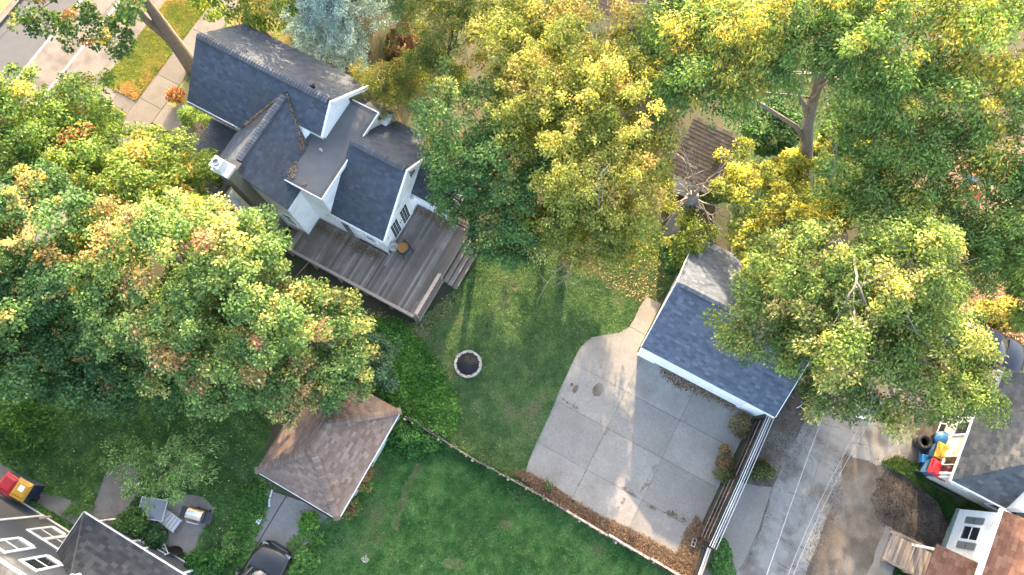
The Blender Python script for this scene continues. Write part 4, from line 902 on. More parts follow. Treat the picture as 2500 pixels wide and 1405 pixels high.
# ================================================================== GREY HOUSE (lower left)
gh = thing('grey_house', 'grey clapboard house with white window frames and dark hipped rear roof', 'house', -16.0, -15.0)
MB().box(-32, -10.9, -22, -12.8, 0, 6.75).build('wall', 'grey_siding', gh)
MB().box(-15.75, -10.95, -12.798, -11.25, 0, 2.62).build('rear_wing_wall', 'grey_siding', gh)
gs = Roof(gh, 'charcoal_shingle', w=.33, e=.17, th=.02)
ez, tz = 2.72, 4.25
gs.slope([(-16.02, -10.88, ez), (-10.3, -10.88, ez), (-10.3, -12.79, tz), (-14.1, -12.79, tz)]); gs.slope([(-16.02, -10.88, ez), (-16.02, -12.79, ez), (-14.1, -12.79, tz)])
gs.slope([(-32, -12.5, 6.82), (-10.6, -12.5, 6.82), (-10.6, -17, 10.2), (-32, -17, 10.2)], thick=.14); gs.finish()
MB().box(-16.05, -10.3, -10.875, -10.84, ez - .14, ez).box(-16.06, -16.025, -12.79, -10.84, ez - .14, ez).box(-32, -10.6, -12.49, -12.45, 6.64, 6.82).box(-10.95, -10.28, -11.24, -10.88, 2.5, 2.6).build_each('fascia', 'white_paint', gh)
MB().tube([(-16.0, -10.86, ez + .03), (-14.1, -12.77, tz + .03)], .035, 5).build('hip_flashing', 'flashing', gh)
tb = MB().box(-32, -15.78, -12.795, -12.76, .10, .22).box(-18.97, -18.85, -12.794, -12.75, .22, 6.6).box(-15.77, -10.93, -11.245, -11.21, .10, .2).box(-15.79, -15.68, -11.245, -11.205, .2, 2.6).box(-11.05, -10.93, -11.245, -11.205, .2, 2.5)
tb.build_each('trim_board', 'white_paint', gh)
window_on_v(gh, -17.86, -17.16, .82, 2.35, -12.8, 1, glass_m='pale_glass', fw=.12); window_on_v(gh, -16.96, -16.3, .82, 2.35, -12.8, 1, glass_m='pale_glass', fw=.10)
window_on_v(gh, -17.38, -16.65, 3.62, 5.25, -12.8, 1, glass_m='pale_glass', fw=.12); window_on_v(gh, -15.86, -15.16, 3.62, 5.1, -12.8, 1, fw=.12)
window_on_v(gh, -13.82, -13.26, .98, 1.6, -11.25, 1, glass_m='pale_glass', bars_z=1, fw=.09)
MB().lathe(-13.95, -12.55, [(.12, 4.05), (.12, 4.5), (.16, 4.52), (.16, 4.58), (0, 4.62)], 12).build('vent_pipe', 'white_metal', gh)
MB().lathe(0, 0, [(0, 0), (.09, .02), (.1, .08), (0, .12)], 10).xf(Matrix.Translation((-11.3, -11.15, 2.0))).build('wall_lamp', 'white_metal', gh)
MB().tube([(-18.6, -12.7, .9), (-18.5, -12.6, .6), (-18.5, -12.6, .3)], .05, 6).build('dryer_vent', 'cream_plastic', gh)

# ================================================================== RIGHT-HAND HOUSES
rh = thing('pale_house', 'pale house with silver-grey hipped shingle roof beside the wheeled bins', 'house', 21.0, 12.0)
MB().box(18.05, 26, 9.35, 15.0, 0, 2.75).build('wall', 'cream_siding', rh)
rs = Roof(rh, 'silver_shingle', w=.32, e=.17, th=.02)
e_, t_ = 2.85, 4.75
rs.slope([(17.75, 9.05, e_), (17.75, 13.2, e_), (20.0, 13.2, t_), (20.0, 11.3, t_)]); rs.slope([(17.75, 9.05, e_), (20.3, 9.05, e_), (20.3, 11.3, t_), (20.0, 11.3, t_)])
rs.slope([(20.0, 11.3, t_), (20.3, 11.3, t_), (20.3, 13.2, t_ + .25), (20.0, 13.2, t_ + .0)]); rs.slope([(18.2, 13.35, 3.0), (18.2, 15.1, 3.0), (22, 15.1, 4.9), (22, 13.35, 4.9)])
rs.slope([(20.75, 9.05, e_), (26, 9.05, e_), (26, 12, 4.4), (20.75, 12, 4.4)]); rs.finish()
MB().box(20.32, 20.72, 9.1, 12.5, 2.4, 3.9).build('parapet', 'white_paint', rh)
q = MB(); board(q, (17.75, 13.28, e_ + .12), (22.5, 13.28, 5.6), .22, .16); q.build('valley_flashing', 'flashing', rh)
MB().box(17.72, 17.748, 9.0, 13.2, e_ - .15, e_ + .02).box(17.72, 20.3, 9.0, 9.04, e_ - .15, e_ + .02).build_each('fascia', 'white_paint', rh)
for v0, v1 in ((9.6, 10.4), (11.6, 12.2), (12.5, 13.3)): window_on_u(rh, v0, v1, 1.25, 2.45, 18.05, -1, bars_v=2 if v0 < 10 else 1, bars_z=1)
window_on_v(rh, 18.6, 19.3, 1.5, 2.3, 9.35, -1, bars_z=1); window_on_v(rh, 20.6, 22.5, 1.0, 2.2, 9.35, -1, bars_u=2, bars_z=1)
MB().box(18.04, 18.049, 9.3, 15, 0, .3).build('plinth', 'old_concrete', rh)
for k in range(3): MB().tube([(18.2, 9.2 - .06 * k, .25 + .12 * k), (19.8, 9.2 - .06 * k, .25 + .12 * k)], .025, 5).build('pipe', 'dark_metal', rh)

bh = thing('brown_roof_house', 'white house with rust-brown shingle roof and shuttered window', 'house', 23.0, 6.0)
MB().box(19.92, 27, 1.0, 8.66, 0, 3.45).build('wall', 'white_siding', bh); MB().box(19.88, 19.918, 1.0, 8.68, 0, .38).build('plinth', 'green_trim', bh)
bs = Roof(bh, 'rust_shingle', w=.33, e=.17, th=.02)
bs.slope([(19.8, 1.0, 3.5), (19.8, 8.75, 3.5), (23.6, 8.75, 5.6), (23.6, 1.0, 5.6)]); bs.slope([(18.35, 1.0, 2.35), (18.35, 6.25, 2.35), (19.915, 6.25, 2.9), (19.915, 1.0, 2.9)], name='porch_roof'); bs.finish()
MB().box(19.74, 19.795, 1.0, 8.8, 3.3, 3.55).box(19.8, 23.6, 8.76, 8.80, 3.3, 3.5).build_each('fascia', 'white_paint', bh)
MB().box(18.5, 18.6, 6.0, 6.1, 0, 2.3).box(18.5, 18.6, 2.0, 2.1, 0, 2.3).build_each('porch_post', 'white_paint', bh)
window_on_u(bh, 7.22, 7.85, 1.15, 2.35, 19.92, -1, bars_z=2, fw=.1)
for v in (6.76, 7.99):
    s_ = MB().box(19.875, 19.915, v, v + .32, 1.1, 2.4).build('shutter', 'shutter_grey', bh); MB().box(19.868, 19.874, v + .03, v + .29, 1.73, 1.77).build('shutter_rail', 'dark_metal', s_)

# ---- wooden ramp
rp = thing('wooden_ramp', 'weathered wooden ramp with handrails leading to the brown-roofed porch', 'ramp', 18.6, 5.5)
for i in range(14):
    u = 17.55 + i * .145; z = .12 + i * .02; MB().bev(u, u + .138, 4.75, 6.1, z, z + .035, .006).build('plank', 'fence_wood', rp)
for v in (4.72, 6.13):
    q = MB(); board(q, (17.5, v, .85), (19.7, v, 1.1), .09, .04); q.build('handrail', 'fence_wood', rp)
    for u in (17.55, 18.6, 19.6): MB().box(u - .04, u + .04, v - .04, v + .04, 0, .82 + .1 * (u - 17.5)).build('post', 'fence_wood', rp)
q = MB(); board(q, (17.5, 4.72, .85), (17.5, 6.13, .85), .09, .04); board(q, (18.3, 4.76, .92), (18.3, 6.09, .92), .05, .04); q.build_each('cross_rail', 'fence_wood', rp)

# ---- shed roof and house seen between the trees
sh = thing('shed', 'small shed with tan shingle roof behind the bare tree', 'shed', 1.2, 18.6)
MB().box(.1, 2.3, 17.2, 19.6, 0, 2.4).build('wall', 'cream_siding', sh); ss = Roof(sh, 'tan_shingle', w=.32, e=.2)
ss.slope([(-.1, 17.0, 2.45), (2.5, 17.0, 2.45), (2.5, 19.8, 3.5), (-.1, 19.8, 3.5)]); ss.finish()
MB().box(-.12, 2.52, 16.96, 16.995, 2.3, 2.44).build_each('fascia', 'rail_wood', sh)
tp = gp(1440, -60, 3)
tu, tv = to_uv(tp[0], tp[1])
nh = thing('far_house', 'brown-roofed house just showing above the big yellow tree', 'house', tu, tv)
MB().box(tu - 4, tu + 4, tv - 1.5, tv + 5, 0, 2.9).build('wall', 'cream_siding', nh); ns = Roof(nh, 'brown_shingle', w=.32, e=.2, most=120)
ns.slope([(tu - 4.3, tv - 1.8, 3), (tu + 4.3, tv - 1.8, 3), (tu + 4.3, tv + 1.8, 4.6), (tu - 4.3, tv + 1.8, 4.6)]); ns.slope([(tu - 4.3, tv + 5.3, 3), (tu + 4.3, tv + 5.3, 3), (tu + 4.3, tv + 1.8, 4.6), (tu - 4.3, tv + 1.8, 4.6)]); ns.finish()

# ================================================================== CARS
def car(label, u, v, rot, paint, group=None):
    """saloon car, front towards local +x"""
    c = thing('parked_car', label, 'car', u, v, 0.0, group, local=True, rot=rot)
    def sec(x, w, z0, zs, zt, wt):   # cross section: sill, shoulder, top
        return [(x, -w * .92, z0), (x, -w, z0 + .18), (x, -w * .98, zs), (x, -wt, zt), (x, 0, zt + .03), (x, wt, zt), (x, w * .98, zs), (x, w, z0 + .18), (x, w * .92, z0)]
    S = [sec(-2.30, .62, .42, .60, .66, .50), sec(-2.22, .80, .26, .78, .94, .66), (sec(-1.9, .89, .22, .84, 1.0, .70)), sec(-1.2, .92, .2, .86, .97, .74), sec(0, .92, .2, .87, .95, .76), sec(.85, .92, .2, .84, .93, .76), sec(1.6, .90, .22, .76, .87, .72), sec(2.08, .84, .24, .68, .78, .62), sec(2.28, .70, .28, .56, .64, .48), sec(2.36, .5, .36, .48, .52, .3)]
    mb = MB(); n = 9
    for s_ in S: mb.v += s_
    for i in range(len(S) - 1):
        for k in range(n - 1): mb.f.append((i * n + k, i * n + k + 1, (i + 1) * n + k + 1, (i + 1) * n + k)); mb.t.append(0)
        mb.f.append((i * n + n - 1, i * n, (i + 1) * n, (i + 1) * n + n - 1)); mb.t.append(0)
    mb.f.append(tuple(range(n))); mb.t.append(0); mb.f.append(tuple(range(len(S) * n - 1, (len(S) - 1) * n - 1, -1))); mb.t.append(0)
    body = mb.build('body', paint, c, True)
    G = [(-1.55, .70, 1.0), (-.85, .60, 1.38), (-.1, .60, 1.45), (.45, .58, 1.40), (1.15, .68, .98)]
    gm = MB(); gm.v = []
    for x, w, z in G: gm.v += [(x, -w - (.10 if 1.2 < z else .03), .93), (x, -w, z - .03), (x, 0, z), (x, w, z - .03), (x, w + (.10 if 1.2 < z else .03), .93)]
    for i in range(4):
        for k in range(4): gm.f.append((i * 5 + k, i * 5 + k + 1, (i + 1) * 5 + k + 1, (i + 1) * 5 + k)); gm.t.append(0)
    gm.build('windows', 'window_glass', c, True)
    rf = MB(); R_ = [(-.95, .59, 1.375), (-.5, .60, 1.43), (.0, .60, 1.46), (.48, .57, 1.42)]; rf.v = []
    for x, w, z in R_: rf.v += [(x, -w, z - .01), (x, -w * .5, z + .012), (x, 0, z + .02), (x, w * .5, z + .012), (x, w, z - .01)]
    for i in range(3):
        for k in range(4): rf.f.append((i * 5 + k, i * 5 + k + 1, (i + 1) * 5 + k + 1, (i + 1) * 5 + k)); rf.t.append(0)
    rf.build('roof', paint, c, True)
    for x in (-1.42, 1.42):
        for y in (-.82, .82):
            w_ = MB().lathe(0, 0, [(.20, -.10), (.30, -.11), (.33, -.06), (.33, .06), (.30, .11), (.20, .10)], 20).xf(Matrix.Translation((x, y, .33)) @ Matrix.Rotation(math.pi / 2, 4, 'X')).build('wheel', 'rubber', c, True)
            MB().lathe(0, 0, [(0, -.09), (.20, -.10), (.20, .10), (0, .09)], 14).xf(Matrix.Translation((x, y, .33)) @ Matrix.Rotation(math.pi / 2, 4, 'X')).build('rim', 'steel', w_)
    for y in (-.62, .62):
        MB().bev(2.02, 2.25, y - .14, y + .14, .56, .70, .03).build('headlight', 'pale_glass', c)
        MB().bev(-2.29, -2.2, y - .13, y + .13, .66, .80, .02).build('tail_light', 'red_plastic', c)
        MB().bev(.62, .80, y * 1.62 - .09, y * 1.62 + .09, .95, 1.08, .03).build('mirror', paint, c)
    for y in (-.45, .45): MB().tube([(.98, y, 1.03), (.75, y * .3, 1.17)], .012, 5).build('wiper', 'dark_metal', c)
    MB().bev(2.33, 2.40, -.4, .4, .34, .48, .02).build('grille', 'dark_metal', c)
    MB().tube([(1.12, -.70, .965), (1.2, 0, .985), (1.12, .70, .965)], .018, 5).build('bonnet_gap', 'dark_metal', c)
    return c
car('black saloon car on the cracked driveway, bonnet towards the brown garage', -8.0, -10.75, math.radians(90), 'car_black')
NC = guv(2402, 836, .9)
car('dark navy car half hidden under the trees near the grey-roofed house', NC[0], NC[1], math.radians(2), 'car_navy')

# ================================================================== BINS AND YARD THINGS
def bin_(label, u, v, rot, lid, body, z=0.03, sticker=False, group='wheeled bins'):
    b_ = thing('wheeled_bin', label, 'bin', u, v, z, group, local=True, rot=rot); b_.scale = (1.28, 1.28, 1.12)
    MB().raw([(-.22, -.25, .06), (.22, -.25, .06), (.22, .22, .06), (-.22, .22, .06), (-.29, -.33, 1.0), (.29, -.33, 1.0), (.29, .33, 1.0), (-.29, .33, 1.0)], [(3, 2, 1, 0), (0, 1, 5, 4), (1, 2, 6, 5), (2, 3, 7, 6), (3, 0, 4, 7), (4, 5, 6, 7)]).build('body', body, b_)
    L = MB().bev(-.31, .31, -.36, .36, 1.0, 1.06, .03).raw([(-.27, -.3, 1.058), (.27, -.3, 1.058), (.27, .28, 1.058), (-.27, .28, 1.058), (-.2, -.22, 1.1), (.2, -.22, 1.1), (.2, .2, 1.1), (-.2, .2, 1.1)], [(4, 5, 6, 7), (0, 1, 5, 4), (1, 2, 6, 5), (2, 3, 7, 6), (3, 0, 4, 7)]).build('lid', lid, b_)
    if sticker: MB().box(-.11, .11, -.18, .04, 1.101, 1.104).build('sticker', 'white_paint', L)
    MB().tube([(-.26, .40, 1.0), (.26, .40, 1.0)], .02, 6).build('handle', 'dark_metal', b_)
    for x in (-.24, .24): MB().lathe(0, 0, [(0, -.03), (.12, -.03), (.13, 0), (.12, .03), (0, .03)], 14).xf(Matrix.Translation((x, .26, .13)) @ Matrix.Rotation(math.pi / 2, 4, 'Y')).build('wheel', 'rubber', b_)
    return b_
G1 = guv(22, 1182, 1.1); G2 = guv(55, 1197, 1.1); G3 = guv(2306, 1107, 1.1); G4 = guv(2290, 1147, 1.1)
bin_('navy wheeled bin with red lid against the grey house', G1[0], G1[1], math.radians(178), 'red_plastic', 'navy_plastic')
bin_('navy wheeled bin with yellow lid and white sticker beside the grey house path', G2[0], G2[1], math.radians(182), 'yellow_plastic', 'navy_plastic', sticker=True)
bin_('blue wheeled bin with yellow lid and sticker by the pale house', G3[0], G3[1], math.radians(92), 'yellow_plastic', 'blue_plastic', sticker=True)
bin_('blue wheeled bin with red lid at the pale house corner', G4[0], G4[1], math.radians(88), 'red_plastic', 'blue_plastic')
q0 = guv(2307, 1074, .8); bb = thing('blue_tub', 'bright blue rounded plastic tub between tyres and house wall', 'tub', q0[0], q0[1], 0, local=True)
MB().lathe(0, 0, [(.28, 0), (.36, .2), (.38, .62), (.40, .64)], 22).build('tub', 'dark_metal', bb, True); MB().lathe(0, 0, [(.42, .62), (.42, .68), (.34, .78), (.15, .86), (0, .88)], 22).build('cover', 'bright_blue', bb, True)
q1 = guv(2254, 1080, .35)
for k in range(2):
    ty = MB(); prof = [(.20, -.09), (.30, -.12), (.36, -.09), (.38, 0), (.36, .09), (.30, .12), (.20, .09), (.20, -.09)]; ty.lathe(q1[0] + .03 * k, q1[1] + .02 * k, [(r, .13 + .25 * k + z) for r, z in prof], 28)
    single(ty, 'tyre', 'rubber', ('lower black tyre of the pair stacked by the bins', 'upper black tyre of the pair stacked by the bins')[k], 'tyre', 'stacked tyres', smooth=True)
q2 = guv(2316, 1035, .5); wf = thing('old_window_frame', 'old white window frame leaning among the bins by the wall', 'window frame', q2[0], q2[1], 0, local=True)
fr_ = MB()
for a, b_ in (((-.1, -.5, 0), (.35, -.5, 1.1)), ((-.1, .5, 0), (.35, .5, 1.1)), ((-.1, -.5, 0), (-.1, .5, 0)), ((.35, -.5, 1.1), (.35, .5, 1.1)), ((.12, -.5, .55), (.12, .5, .55)), ((-.1, 0, 0), (.12, 0, .55))): fr_.tube([a, b_], .03, 4)
fr_.build('frame', 'white_paint', wf); MB().face([(-.1, -.5, 0), (.35, -.5, 1.1), (.35, .5, 1.1), (-.1, .5, 0)]).build('pane', 'window_glass', wf)
q3 = guv(2262, 1122, .3); hc = thing('hand_cart', 'blue folding cart with black handle between the bins', 'cart', q3[0], q3[1], 0.01, local=True, rot=.3)
MB().bev(-.3, .3, -.2, .2, .12, .45, .02).build('tray', 'bright_blue', hc); MB().tube([(-.3, -.2, .4), (-.7, -.25, .9), (-.7, .25, .9), (-.3, .2, .4)], .018, 6).build('handle', 'dark_metal', hc)
for x in (-.2, .2): MB().lathe(0, 0, [(0, -.22), (.11, -.22), (.11, -.18), (0, -.17)], 12).xf(Matrix.Translation((x, 0, .11)) @ Matrix.Rotation(math.pi / 2, 4, 'X')).build('wheel', 'rubber', hc)
# grill
q4 = guv(480, 1258, .8); gl = thing('gas_grill', 'silver gas grill with side shelves on the patio', 'grill', q4[0], q4[1], .03, local=True, rot=math.radians(15))
hd = MB(); prof = [(-.27, .85), (-.26, 1.0), (-.17, 1.12), (0, 1.16), (.17, 1.12), (.26, 1.0), (.27, .85)]
hd.v = [(x, a, b_) for x in (-.38, .38) for a, b_ in prof]; hd.f = [(i, i + 1, i + 8, i + 7) for i in range(6)] + [(0, 7, 13, 6), tuple(range(6, -1, -1)), tuple(range(7, 14))]; hd.t = [0] * len(hd.f)
hd.build('hood', 'steel', gl); MB().tube([(-.28, -.27, .95), (-.28, -.36, .96), (.28, -.36, .96), (.28, -.27, .95)], .016, 6).build('handle', 'chrome', gl)
MB().bev(-.40, .40, -.29, .29, .68, .849, .01).build('firebox', 'dark_metal', gl)
for s_ in (-1, 1): MB().bev(min(s_ * .41, s_ * .78), max(s_ * .41, s_ * .78), -.26, .26, .78, .82, .01).build('side_shelf', 'dark_metal', gl)
MB().box(-.36, .36, -.24, .24, .1, .679).build('cabinet', 'dark_metal', gl)
for x in (-.3, .3): MB().lathe(0, 0, [(0, -.03), (.08, -.03), (.08, .03), (0, .03)], 12).xf(Matrix.Translation((x, .2, .08)) @ Matrix.Rotation(math.pi / 2, 4, 'Y')).build('wheel', 'rubber', gl)
# glass table and lounger under the small tree
q5 = guv(372, 1243, .7); tb_ = thing('glass_table', 'white-framed glass patio table under the small feathery tree', 'table', q5[0], q5[1], .03, local=True, rot=math.radians(20))
MB().bev(-.6, .6, -.45, .45, .68, .70, .008).build('glass_top', 'pale_glass', tb_)
fr_ = MB().box(-.64, .64, -.49, -.451, .66, .71).box(-.64, .64, .451, .49, .66, .71).box(-.64, -.601, -.45, .45, .66, .71).box(.601, .64, -.45, .45, .66, .71); fr_.build('frame', 'white_metal', tb_)
for x in (-.58, .58):
    for y in (-.43, .43): MB().tube([(x, y, 0), (x, y, .66)], .022, 6).build('leg', 'white_metal', tb_)
q6 = guv(408, 1268, .4); lg = thing('folding_lounger', 'slatted grey folding lounger on the patio edge', 'lounger', q6[0], q6[1], .03, local=True, rot=math.radians(-5))
for i in range(7): MB().bev(-.62 + i * .18, -.47 + i * .18, -.3, .3, .32, .345, .006).build('slat', 'white_metal', lg)
for y in (-.31, .31):
    MB().tube([(-.66, y, .32), (.66, y, .32)], .02, 6).build('side_rail', 'steel', lg)
    for x in (-.5, .5): MB().tube([(x, y, 0), (x, y, .32)], .018, 6).build('leg', 'steel', lg)
q7 = guv(398, 1303, .2); single(MB().lathe(q7[0], q7[1], [(.18, 0), (.24, .25), (.26, .45), (.22, .46), (.2, .3), (0, .28)], 18), 'plant_pot', 'black_plastic', 'round black plant pot at the edge of the shrubs', 'pot', smooth=True)
# bicycles
def bicycle(label, u, v, rot, frame_m, lean=.25, z=.03):
    b_ = thing('bicycle', label, 'bicycle', u, v, z, 'bicycles', local=True, rot=rot)
    R_ = Matrix.Rotation(lean, 4, 'X')
    for x in (-.52, .52):
        w_ = MB().lathe(0, 0, [(.31, -.02), (.335, 0), (.31, .02), (.295, 0), (.31, -.02)], 26).xf(R_ @ Matrix.Translation((x, 0, .335)) @ Matrix.Rotation(math.pi / 2, 4, 'X')).build('wheel', 'rubber', b_)
        sp = MB()
        for k in range(9): a = k * math.pi / 9; sp.tube([(x - .3 * math.cos(a), 0, .335 - .3 * math.sin(a)), (x + .3 * math.cos(a), 0, .335 + .3 * math.sin(a))], .004, 3)
        sp.xf(R_).build('spokes', 'steel', w_)
    f = MB()
    for a, b2 in (((-.52, 0, .335), (-.1, 0, .30)), ((-.1, 0, .30), (-.22, 0, .86)), ((-.52, 0, .335), (-.2, 0, .76)), ((-.2, 0, .76), (.36, 0, .80)), ((-.1, 0, .30), (.38, 0, .68)), ((.34, 0, .92), (.52, 0, .335))): f.tube([a, b2], .02, 6)
    f.xf(R_).build('frame', frame_m, b_)
    MB().bev(-.34, -.1, -.07, .07, .86, .91, .02).xf(R_).build('saddle', 'black_plastic', b_); MB().tube([(.30, -.28, .98), (.36, -.12, .95), (.34, 0, .92), (.36, .12, .95), (.30, .28, .98)], .014, 6).xf(R_).build('handlebar', 'steel', b_)
    return b_
q8 = guv(412, 1325, .2); bicycle('white bicycle leaning on the grey house wall', q8[0], q8[1], math.radians(5), 'white_paint', .45)
q9 = guv(1956, 955, .3); bicycle('dark bicycle half hidden behind the blue-grey garage roof', q9[0], q9[1], math.radians(-15), 'navy_plastic', .8)
# white downspout end, bits at the brown garage, paper on the lawn
q = guv(660, 1215, .1); single(MB().tube([(q[0] - .1, q[1] + .35, .12), (q[0] - .03, q[1] + .05, .1), (q[0] + .05, q[1] - .2, .07), (q[0] + .2, q[1] - .4, .07)], .05, 8), 'downspout_hose', 'white_metal', 'white corrugated hose lying by the brown garage corner', 'hose', smooth=True)
q = guv(633, 1272, .05); single(MB().bev(q[0] - .1, q[0] + .1, q[1] - .14, q[1] + .14, .04, .16, .02), 'paving_stone', 'white_paint', 'small white block on the side driveway edge', 'stone')
q = guv(892, 1365, .05); single(MB().prism([(q[0] - .2, q[1] - .1), (q[0] + .1, q[1] - .2), (q[0] + .22, q[1] + .05), (q[0] + .02, q[1] + .12), (q[0] - .05, q[1] + .25)], .03, .07), 'scrap_sheet', 'cream_plastic', 'torn pale sheet lying on the lower lawn', 'sheet')
q = guv(55, 956, .1); single(MB().lathe(q[0], q[1], [(.09, .02), (.10, .2), (.05, .26), (.04, .32), (0, .33)], 12), 'bottle', 'white_metal', 'small white bottle on the grass at the left', 'bottle', smooth=True)
q = guv(2317, 731, .5); single(MB().lathe(0, 0, [(.0, -.03), (.3, -.02), (.38, .02), (.36, .05), (0, .06)], 24).xf(Matrix.Translation((q[0], q[1], .55)) @ Matrix.Rotation(.5, 4, 'Y') @ Matrix.Scale(1.5, 4, (1, 0, 0))), 'oval_item', 'pale_glass', 'pale blue oval dish near the dark navy car', 'item', smooth=True)  # pale oval item, not identified
for px, py, m_, lab in ((2383, 468, 'red_cloth', 'red cloth bundle on the gravel under the right trees'), (2385, 420, 'orange_box', 'orange bundle above the red cloth under the right trees')):
    q = guv(px, py, .3); mb = MB().lathe(q[0], q[1], [(.3, .01), (.42, .12), (.36, .3), (.15, .42), (0, .44)], 12)
    mb.v = [(x + random.uniform(-.09, .09), y * 1.0 + random.uniform(-.09, .09), z + random.uniform(-.03, .03) * (z > .05)) for x, y, z in mb.v]; single(mb, 'cloth_bundle', m_, lab, 'bundle')
q = guv(2372, 438, .2); single(MB().bev(q[0] - .3, q[0] + .3, q[1] - .2, q[1] + .2, .01, .35, .04), 'storage_box', 'navy_plastic', 'dark blue box beside the orange and red bundles', 'box')
q = guv(460, 268, .3)
single(MB().tube([(q[0] - .55, q[1] - .1, .3), (q[0] - .2, q[1], .35), (q[0] + .25, q[1], .32), (q[0] + .7, q[1] - .15, .45)], .09, 10), 'drain_pipe', 'green_trim', 'pale green drain pipe beside the front garden plants', 'pipe', smooth=True)
# sticks lying on the bed
sk = MB()
for i in range(6): a = gp(2360 + i * 6, 1222 - i * 2, .05); sk.tube([(a[0] - 1.0, a[1] - .25 + .06 * i, .05 + .02 * i), (a[0], a[1] + .02 * i, .09 + .02 * i), (a[0] + .9, a[1] + .25 - .03 * i, .08)], [.02, .03, .015], 5)
single(sk, 'branch_pile', 'bark_grey', 'bundle of cut branches lying below the pale house', 'branches', frame='w')
# wooden stake and plank on the alley
a, b_ = gp(2085, 1015, .03), gp(2120, 1025, .03); q = MB(); board(q, (a[0], a[1], .05), (b_[0], b_[1], .05), .09, .03); single(q, 'plank_scrap', 'white_paint', 'short white plank lying on the alley', 'plank', frame='w')
# overhead wires above the alley
for (p0, p1, lab) in (((2032, 948), (1862, 1440), 'thick pale overhead cable crossing the alley'), ((2055, 960), (1905, 1440), 'dark thin overhead wire right of the pale cable'), ((2010, 1200), (1912, 1440), 'pale wire over the lower alley, left of two'), ((2020, 1210), (1925, 1440), 'pale wire over the lower alley, right of two')):
    a, b_ = gp(*p0, 6.5), gp(*p1, 6.8); d = (b_[0] - a[0], b_[1] - a[1])
    A = (a[0] - d[0] * 1.2, a[1] - d[1] * 1.2, 7.6); B = (b_[0] + d[0], b_[1] + d[1], 7.6)
    pts = []
    for i in range(13):
        t = i / 12; pts.append((A[0] + (B[0] - A[0]) * t, A[1] + (B[1] - A[1]) * t, 7.8 - 5.0 * t * (1 - t)))
    single(MB().tube(pts, .007 if 'thick' in lab else .005, 5), 'overhead_wire', 'dark_metal' if 'dark' in lab else 'wire_white', lab, 'wire', 'overhead wires', frame='w')
# ================================================================== TREES AND PLANTS
LEAFGAIN = np.array([1.45, 1.48, 1.25])
def unit(a): return a / np.maximum(np.linalg.norm(a, axis=-1, keepdims=True), 1e-9)
def leaf_mesh(name, ctr, rad, outw, cols, m='leaf', per=90, L=0.16, W=0.06, flat=0.65, elong=1.0, up=0.9, shell=0.5, droop=0.15, jitter=0.28, origin=(0, 0, 0), cols2=None, mixk=None):
    """leaves in clumps. ctr (n,3) rad (n,) outw (n,3) cols (n,3)"""
    n = len(ctr); cnt = np.maximum(4, (per * (rad / rad.mean()) ** 2 * rng.uniform(.7, 1.3, n)).astype(int)); idx = np.repeat(np.arange(n), cnt); N = len(idx)
    d = rng.normal(0, 1, (N, 3)) + outw[idx] * 0.7 + np.array([0, 0, 0.45]); d = unit(d)
    r = (shell + (1 - shell) * rng.random(N) ** .6)[:, None] * rad[idx][:, None]
    off = d * r; off[:, 2] *= flat
    if elong != 1.0:
        al = (off * outw[idx]).sum(1, keepdims=True); off += outw[idx] * al * (elong - 1.0)
    p = ctr[idx] + off
    nrm = unit(np.array([0, 0, up * .7]) + d * 0.5 + rng.normal(0, .5, (N, 3)))
    ax = unit(d + outw[idx] * .4 + rng.normal(0, .6, (N, 3)) - np.array([0, 0, droop])); ax = unit(ax - nrm * (ax * nrm).sum(1, keepdims=True)); sd = np.cross(nrm, ax)
    s = rng.uniform(.65, 1.25, N)[:, None]; l = L * s; w = W * s
    V = np.stack([p, p + ax * l * .45 + sd * w + nrm * w * .25, p + ax * l - np.array([0, 0, 1]) * l * droop, p + ax * l * .45 - sd * w + nrm * w * .25], 1) - np.array(origin)
    base_c = cols[idx]
    if cols2 is not None:
        sw = rng.random(N) < mixk[idx]; base_c = np.where(sw[:, None], cols2[idx], base_c * (1 - .35 * mixk[idx][:, None]) + cols2[idx] * .35 * mixk[idx][:, None])
    base_c = base_c * .88 + base_c.mean(1, keepdims=True) * .12
    C = base_c * LEAFGAIN * np.exp(rng.normal(0, jitter, (N, 1))) * (1 + rng.normal(0, .06, (N, 3)))
    return fast_mesh(name, V.reshape(-1, 3), 4, C, m)
def blob_world(b):
    c = np.array(gp(b[0], b[1], b[2])); k = mpp(b[0], b[1], b[2]); return c, np.array([b[3] * k, b[4] * k, b[5]])
def clumps(blobs, r=0.5, cover=3.0, zmin=-0.25, gaps=0.12, inner=0.22, rough=0.3, shrink=1.0):
    C, R, O, D = [], [], [], []
    for bi, b in enumerate(blobs):
        c, rr = blob_world(b); rr = np.maximum(rr - np.array([.75, .75, .35]) * r * 1.1 * shrink, .22); n = int(cover * math.pi * rr[0] * rr[1] * 1.35 / (math.pi * r * r)) + 6
        d = rng.normal(0, 1, (n * 2, 3)); d = unit(d); d = d[d[:, 2] > zmin][:n]
        ph = rng.uniform(0, 6.28, 8); f = rng.uniform(1.5, 4.5, (8, 3)) * rng.choice([-1, 1], (8, 3))
        nz = np.sin(d @ f.T + ph).sum(1) / 2.8
        keep = nz > np.quantile(nz, gaps); d = d[keep]; nz = nz[keep]; n = len(d)
        rho = 1 - np.abs(rng.normal(0, .10, n)); inn = rng.random(n) < inner; rho[inn] = rng.uniform(.45, .85, inn.sum()); rho *= 1 + rough * nz * .8
        C.append(c + d * rr * rho[:, None]); O.append(unit(d / rr)); R.append(r * np.clip(rng.lognormal(-.08, .38, n), .4, 1.9)); D.append(np.stack([nz, d[:, 2], rho], 1))
    return np.concatenate(C), np.concatenate(R), np.concatenate(O), np.concatenate(D)
